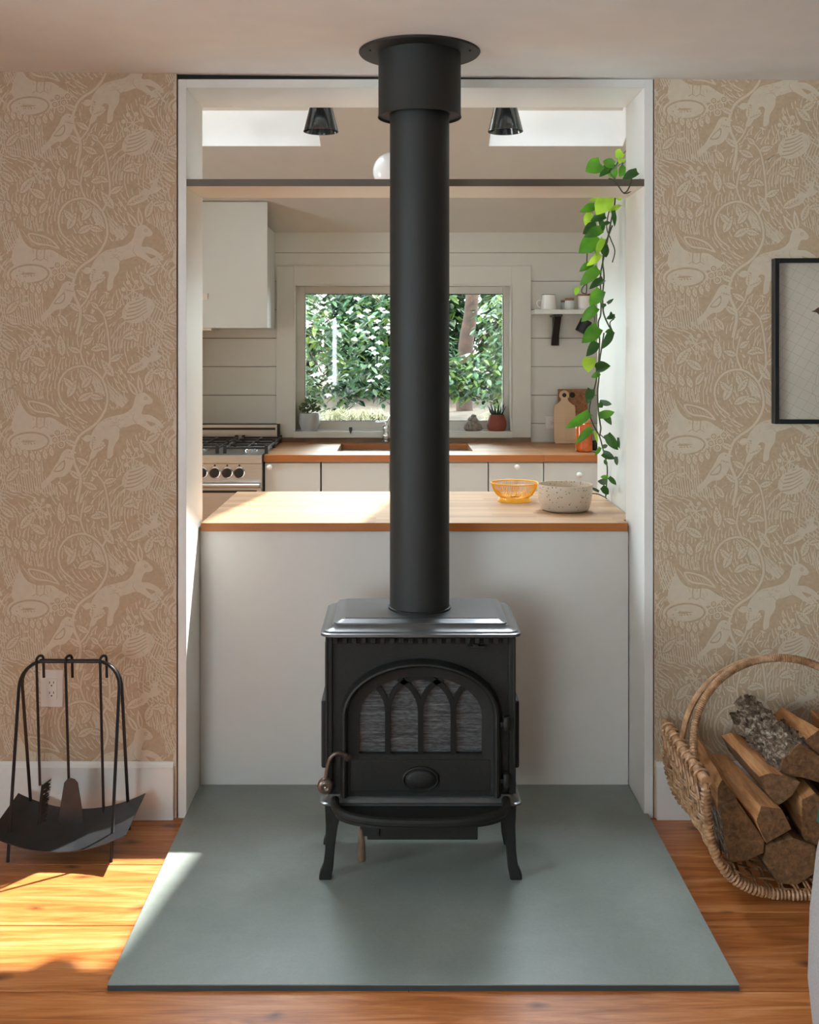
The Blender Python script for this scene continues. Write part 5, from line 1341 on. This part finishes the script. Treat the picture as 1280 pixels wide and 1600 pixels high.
# logs
def logs(name, poly, Yf, backc, Yb, sz, mats, label, faces=None, off=(1010, 1000), bark=False, g='split logs in the willow basket'):
    """poly/backc in the 3.722x crop frame measured from the photograph"""
    F = [P(off[0] + x / 3.722, off[1] + y / 3.722, Yf) for x, y in poly]
    c = sum(F, Vector()) / len(F); bc = P(off[0] + backc[0] / 3.722, off[1] + backc[1] / 3.722, Yb)
    rr_ = random.Random(len(label)); R = []; NSEG = 5
    for k in range(NSEG + 1):
        q = k / NSEG; cc = c.lerp(bc, q); s = 1 + (sz - 1) * q
        # subdivide the outline a little so the split faces look rough
        ring = []
        for i, p in enumerate(F):
            n_ = F[(i + 1) % len(F)]
            for u in (0, .5):
                w = p.lerp(n_, u); jit = Vector((rr_.uniform(-1, 1), 0, rr_.uniform(-1, 1))) * (0.0022 if 0 < k else 0.001)
                ring.append(cc + (w - c) * s + jit)
        R.append(ring)
    m = MB(); nb = len(F) * 2
    vr = [[m.v(p) for p in r] for r in R]
    for k in range(NSEG):
        for i in range(nb):
            m.mi = (faces or [1] * len(F))[i // 2]; m._f([vr[k][i], vr[k][(i + 1) % nb], vr[k + 1][(i + 1) % nb], vr[k + 1][i]])
    m.mi = 0; m._f(vr[0][::-1]); m._f(vr[-1])
    o = obj(name, m, mats, label=label, cat='log', group=g, bevel=0.0015, segs=1)
    if bark:
        fm = MB()
        for k in range(420):
            q = rr_.random(); i = rr_.randrange(nb)
            if (faces or [1] * len(F))[i // 2] != 2: continue
            a = R[0][i].lerp(R[0][(i + 1) % nb], rr_.random()); cc = a + (bc - c) * q; cc = c.lerp(bc, q) + (a - c) * (1 + (sz - 1) * q)
            nrm = (cc - c.lerp(bc, q)).normalized(); tdir = (bc - c).normalized()
            e = nrm * rr_.uniform(0.005, 0.016) + Vector((rr_.uniform(-.004, .004),) * 3); ln = rr_.uniform(.010, .024); sd = tdir.cross(nrm) * rr_.uniform(.005, .011)
            q4 = [cc - sd - nrm * .002, cc + sd - nrm * .002, cc + sd + e + tdir * ln, cc - sd * .6 + e + tdir * ln]
            q4b = [p + nrm * .0025 for p in q4]; vs = [fm.v(p) for p in q4 + q4b]
            for qq in ((3, 2, 1, 0), (4, 5, 6, 7), (0, 1, 5, 4), (1, 2, 6, 5), (2, 3, 7, 6), (3, 0, 4, 7)): fm._f([vs[z] for z in qq])
        obj('bark', fm, M_bark, o, label='rough flaking grey bark', kind='stuff')
    return o
MS = [M_end, M_split, M_bark, M_splitd]
logs('firewood_log', [(700, 1195), (850, 1150), (985, 1200), (990, 1350), (880, 1425), (770, 1420), (700, 1310)], 3.06, (560, 980), 3.42, .95, MS, 'rounded log resting lowest, on the basket bottom rim side', [3, 3, 2, 2, 2, 2, 3])
logs('firewood_log', [(432, 1010), (470, 950), (530, 935), (690, 1170), (682, 1240), (560, 1290), (480, 1292)], 3.06, (400, 950), 3.42, .9, MS, 'thick log end standing low against the woven front rim', [3, 3, 1, 3, 2, 2, 2])
logs('firewood_log', [(905, 930), (985, 890), (1060, 950), (1090, 1150), (1000, 1190), (935, 1200), (905, 1120)], 3.08, (760, 760), 3.42, .9, MS, 'upright-ended log beside the grey armchair edge', [1, 3, 3, 3, 3, 3, 1])
logs('firewood_log', [(1110, 880), (1230, 900), (1290, 1080), (1180, 1190), (1100, 1080)], 3.10, (950, 700), 3.42, .9, MS, 'log hidden deep on the far side of the basket', [2, 3, 3, 3, 3])
logs('firewood_log', [(415, 860), (440, 812), (528, 915), (520, 940), (418, 992)], 3.09, (285, 580), 3.43, .8, MS, 'flat slab of split wood leaning along the woven side', [1, 1, 3, 3, 1])
logs('firewood_log', [(640, 1050), (668, 968), (790, 985), (848, 1100), (700, 1185)], 3.05, (425, 720), 3.40, .8, MS, 'orange split log with square end, pointing at the stove corner', [1, 1, 3, 3, 1])
logs('firewood_log', [(655, 795), (720, 775), (800, 790), (900, 830), (850, 905), (770, 965), (705, 900)], 3.09, (525, 600), 3.40, .85, [M_splitd, M_split, M_bark, M_splitd], 'pale-topped split log with dark bark end in mid basket', [1, 1, 3, 3, 2, 2, 3])
logs('firewood_log', [(770, 790), (790, 700), (890, 600), (960, 640), (1040, 700), (1010, 830), (900, 800)], 3.12, (600, 420), 3.42, .62, [M_end, M_splitd, M_bark, M_splitd], 'bark-covered log with rough grey bark rising at the back', [2, 2, 2, 1, 3, 3, 2], bark=True)
logs('firewood_log', [(900, 605), (1010, 520), (1090, 620), (1120, 740), (1010, 790)], 3.13, (800, 480), 3.42, .72, MS, 'long light-orange split log topmost in the basket', [1, 1, 1, 3, 1])
logs('firewood_log', [(1120, 600), (1210, 640), (1230, 760), (1130, 790)], 3.15, (1000, 480), 3.42, .9, MS, 'light split log beside the topmost one, near the picture frame side', [1, 1, 3, 1])
logs('firewood_log', [(560, 860), (680, 900), (830, 990), (800, 1090), (640, 1050)], 3.24, (480, 800), 3.43, .9, [M_splitd, M_splitd, M_bark, M_splitd], 'dark log filling the middle behind the orange split log', None)

# ================================================================== ARMCHAIR (edge of the frame)
ac = thing('armchair', (1.25, 1.95, 0), 'grey upholstered armchair cut off at the edge beside the basket', 'armchair')
m = MB(); R = []
for k, (z, x0, y1, rr_) in enumerate(((0.10, 0.846, 2.22, .05), (0.14, 0.832, 2.235, .06), (0.26, 0.820, 2.245, .07), (0.40, 0.824, 2.245, .07), (0.52, 0.836, 2.24, .07), (0.585, 0.850, 2.23, .06), (0.615, 0.874, 2.205, .045), (0.622, 0.90, 2.17, .03))):
    a0, a1, b0, b1 = x0, 1.0 - (k == 7) * .03, 1.55, y1; ring = []
    for cx_, cy_, st_ in ((a1 - rr_, b1 - rr_, 0), (a0 + rr_, b1 - rr_, 1), (a0 + rr_, b0 + rr_, 2), (a1 - rr_, b0 + rr_, 3)):
        for q in range(6): a = (st_ + q / 5) * PI / 2; ring.append((cx_ + rr_ * math.cos(a), cy_ + rr_ * math.sin(a), z))
    R.append(ring)
m.rings(R); arm0 = obj('armrest', m, M_fabric, ac, smooth=True, ang=60)
m2 = MB(); m2.rings([[(2.62 - p[0] if False else p[0] + 0.72, p[1], p[2]) for p in r] for r in R]); obj('armrest', m2, M_fabric, ac, smooth=True, ang=60)
B('seat', 1.0, 1.545, 1.60, 2.18, 0.14, 0.42, M_fabric, ac, bevel=0.03, segs=4)
B('backrest', 0.86, 1.70, 1.40, 1.62, 0.14, 0.86, M_fabric, ac, bevel=0.05, segs=4)
for lx, ly in ((0.88, 2.15), (1.64, 2.15), (0.88, 1.5), (1.64, 1.5)): obj('leg', MB().lathe([(0.014, 0), (0.022, 0.14)], (lx, ly, 0), 12), M_dkwood, ac, smooth=True)
m = MB(); m.sphere((1.085, 2.10, 0.555), 0.19, 24, 16, (1.15, .42, 1.0)); 
m = MB(); R = []
for k in range(9):
    t_ = -1 + k / 4; h = 0.055 * math.sqrt(max(0.02, 1 - t_ ** 4)) + .004; R.append([(0.866 + 0.30 * (u if True else 0), 2.20 + h * v_ , 0.52 + 0.10 * t_ + 0.0 * u) for u, v_ in ((0, -.3), (.08, -.9), (.5, -1), (.92, -.9), (1, -.3), (1, .3), (.92, .9), (.5, 1), (.08, .9), (0, .3))])
B_c = None
cu = MB(); R = []
for k in range(13):
    t_ = k / 12; x_ = 0.858 + 0.40 * t_; e = math.sin(PI * min(max(t_, .03), .97)) ** .4
    R.append([(x_, 2.02 + 0.06 * e * math.cos(a), 0.72 + (0.125 * (.75 + .25 * e)) * math.copysign(abs(math.sin(a)) ** .6, math.sin(a)) ) for a in [2 * PI * q / 18 for q in range(18)]])
cu.rings(R)
bmesh.ops.translate(cu.bm, verts=cu.bm.verts[:], vec=(0.155, -0.05, -0.17))
obj('green_cushion', cu, M_teal, smooth=True, ang=60, label='green cushion on the armchair seat by its arm', cat='cushion')
th_ = MB()
for r0, sgn in ((0, 1),):
    R = []
    for k in range(9):
        y = 2.04 + 0.16 * k / 8
        R.append([(x, y, z) for x, z in ((1.002, 0.50), (1.002, 0.56), (0.975, 0.626), (0.92, 0.628), (0.876, 0.624), (0.854, 0.604), (0.8465, 0.578), (0.8425, 0.575), (0.847, 0.606), (0.870, 0.632), (0.92, 0.636), (0.98, 0.634), (1.009, 0.56), (1.009, 0.50))])
    th_.rings(R)
obj('green_throw', th_, M_teal, label='green throw draped over the grey armchair arm', cat='throw', smooth=True, ang=50)

# ================================================================== GARDEN beyond the kitchen window
gm = MB(); NXG, NYG = 24, 30
rg_ = random.Random(4)
V = [[gm.v((-9 + 18 * i / NXG, 7.6 + 22 * j / NYG, (-0.35 + min(1, j / 5) * 0.95) + 0.03 * rg_.uniform(-1, 1) + max(0, j - 14) * 0.06)) for i in range(NXG + 1)] for j in range(NYG + 1)]
for j in range(NYG):
    for i in range(NXG): gm._f([V[j][i], V[j][i + 1], V[j + 1][i + 1], V[j + 1][i]])
obj('ground', gm, M_ground, kind='structure', smooth=True)
rf = random.Random(21)
def foliage(m, n, cx, cy, cz, rx, ry, rz, L, W, droop=0.6, shell=True):
    global rr
    rr = rf
    for i in range(n):
        while True:
            a, b, c = rf.uniform(-1, 1), rf.uniform(-1, 1), rf.uniform(-1, 1)
            if a * a + b * b + c * c < 1: break
        p = Vector((cx + a * rx, cy + b * ry, cz + c * rz)); an = rf.uniform(0, 6.28); l = L * rf.uniform(.6, 1.2)
        d = Vector((math.cos(an), math.sin(an), -droop + rf.uniform(-.4, .5))).normalized() * l
        leafcard(m, p, p + d, W * rf.uniform(.7, 1.2), Vector((rf.uniform(-.5, .5), rf.uniform(-.5, .5), 1)))
def tree(name, label, cat, base, trunk_h, r, blobs, kinds, mats, L, W, nper):
    t = thing(name, base, label, cat)
    b = Vector(base)
    tp_ = [b, b + Vector((0.05, 0, trunk_h * .4)), b + Vector((-.04, .05, trunk_h * .75)), b + Vector((0.03, 0, trunk_h))]
    m = MB().tube(smooth_path(tp_, 4), [r * (1 - .5 * i / 12) for i in range(13)], 10)
    for bl in blobs[:5]: m.tube(smooth_path([tp_[2] if bl[2] > b.z + trunk_h * .6 else tp_[1], (Vector(bl[:3]) + tp_[2]) / 2 + Vector((0, 0, .1)), Vector(bl[:3])], 3), [r * .3, r * .25, r * .2, r * .15, r * .12, r * .1, r * .06], 6)
    obj('trunk', m, M_bark_tree, t, smooth=True)
    for kd, mt in zip(kinds, mats):
        m = MB()
        for bl in blobs: foliage(m, int(nper * kd * bl[3] / 0.6), *bl[:3], bl[3], bl[3] * .8, bl[3] * (bl[4] if len(bl) > 4 else .75), L, W)
        obj('foliage', m, mt, t, kind='stuff')
    return t
dg = tree('flowering_dogwood', 'white-flowering dogwood tree seen through the window beside the grey pot', 'tree', (-1.9, 14.2, 0.55), 2.6, 0.09,
     [(-1.15, 13.2, 1.75, .50), (-0.55, 13.6, 1.55, .55), (-0.9, 14.0, 1.05, .50), (-0.15, 13.8, 2.1, .50), (-1.3, 14.0, 2.35, .6), (-0.1, 14.0, 1.15, .45), (0.25, 13.9, 1.65, .40), (-0.6, 14.3, 2.5, .5), (-1.4, 13.6, 1.1, .4)],
     (0.55, .25, .3, .2), (M_fol[0], M_fol[1], M_fol[2], M_fol[3]), 0.15, 0.060, 300)
for k in range(34):
    px_, py_ = rf.uniform(480, 606), rf.uniform(466, 632)
    if rf.random() < .25: px_ = rf.uniform(580, 640)
    c = P(px_, py_, 12.75 + rf.uniform(-.1, .3)); m = MB(); rr = rf
    for q in range(rf.choice((3, 4, 4, 5))):
        a = q * PI / 2 + rf.uniform(-.3, .3); leafcard(m, c, c + Vector((math.cos(a) * .048, -.03 + math.sin(a) * .03, math.sin(a) * .028 - .008)), .030, Vector((0, -1, .6)), .1)
    obj('blossom', m, M_petal, dg)
tree('leafy_maple', 'bright yellow-green maple seen through the window above the terracotta pot', 'tree', (1.9, 14.4, 0.55), 2.5, 0.07,
     [(1.05, 13.6, 1.2, .50), (1.45, 13.7, 1.9, .55), (1.75, 14.1, 2.4, .45), (0.7, 13.8, 1.15, .40), (1.35, 13.9, 1.3, .5), (1.7, 14.0, 2.3, .5)],
     (0.5, .5, .22, .22), (M_fol[1], M_fol[0], M_fol[2], M_fol[3]), 0.13, 0.06, 300)
tk = thing('cedar_tree', (1.13, 16.5, 0.6), 'old tree with reddish-brown trunk standing behind the maple', 'tree')
tp2 = [Vector((0.98, 16.5, 0.55)), Vector((1.00, 16.5, 1.6)), Vector((1.10, 16.5, 2.4)), Vector((1.14, 16.5, 4.8))]
obj('trunk', MB().tube(smooth_path(tp2, 4), [.13 - .004 * i for i in range(13)], 14), M_bark_tree, tk, smooth=True)
m = MB(); foliage(m, 1500, 1.2, 16.5, 4.6, 2.0, 1.6, 1.2, .3, .10); obj('foliage', m, M_fol[2], tk, kind='stuff')
for i, (x, y, z, r, lb, kk) in enumerate(((-2.8, 19.5, 1.9, 1.38, 'deep green shrub filling the view behind the dogwood', (.5, .3, .6, .2)), (0.0, 19.8, 1.9, 1.38, 'dense shrub behind the flue pipe line', (.5, .4, .5, .2)), (2.8, 19.8, 2.0, 1.38, 'pale green shrub filling the view behind the maple', (.4, .6, .3, .4)))):
    t = thing('garden_shrub', (x, y, 0.6), lb, 'shrub', 'shrubs at the back of the garden')
    for kd, mt in zip(kk, (M_fol[0], M_fol[1], M_fol[2], M_fol[3])):
        m = MB(); foliage(m, int(6000 * kd), x, y, z, r, 1.0, 1.9, .26, .12); obj('foliage', m, mt, t, kind='stuff')
    obj('stem', MB().tube([(x, y, .5), (x, y, 2.2)], [.08, .03], 8), M_bark_tree, t)
for i in range(7):
    px_ = (532, 550, 566, 580, 594, 520, 770)[i]; Yg = 13.0 - .1 * (i % 3); b = P(px_, 668, Yg); b.z = 0.60
    m = MB(); rr = rf
    for k in range(90):
        a = rf.uniform(0, 6.28); l = rf.uniform(.10, .20); h = rf.uniform(.10, .24)
        p0 = b + Vector((rf.uniform(-.04, .04), rf.uniform(-.04, .04), 0)); p1 = p0 + Vector((math.cos(a) * l * .4, math.sin(a) * l * .4, h)); p2 = p0 + Vector((math.cos(a) * l, math.sin(a) * l, h * .75))
        m.tube([p0, p1, p2], [.006, .004, .001], 3, cap=False)
    obj('grass_tuft', m, M_grassy, label=('fountain grass tuft second from the grey pot, under the dogwood', 'fountain grass tuft third from the grey pot, under the dogwood', 'fountain grass tuft fourth from the grey pot, below the blossoms', 'fountain grass tuft fifth from the grey pot, nearer the pipe', 'fountain grass tuft hard by the flue pipe edge', 'fountain grass tuft nearest the grey pot on the sill', 'lone fountain grass tuft behind the terracotta pot')[i], cat='grass', group='fountain grass tufts below the window')
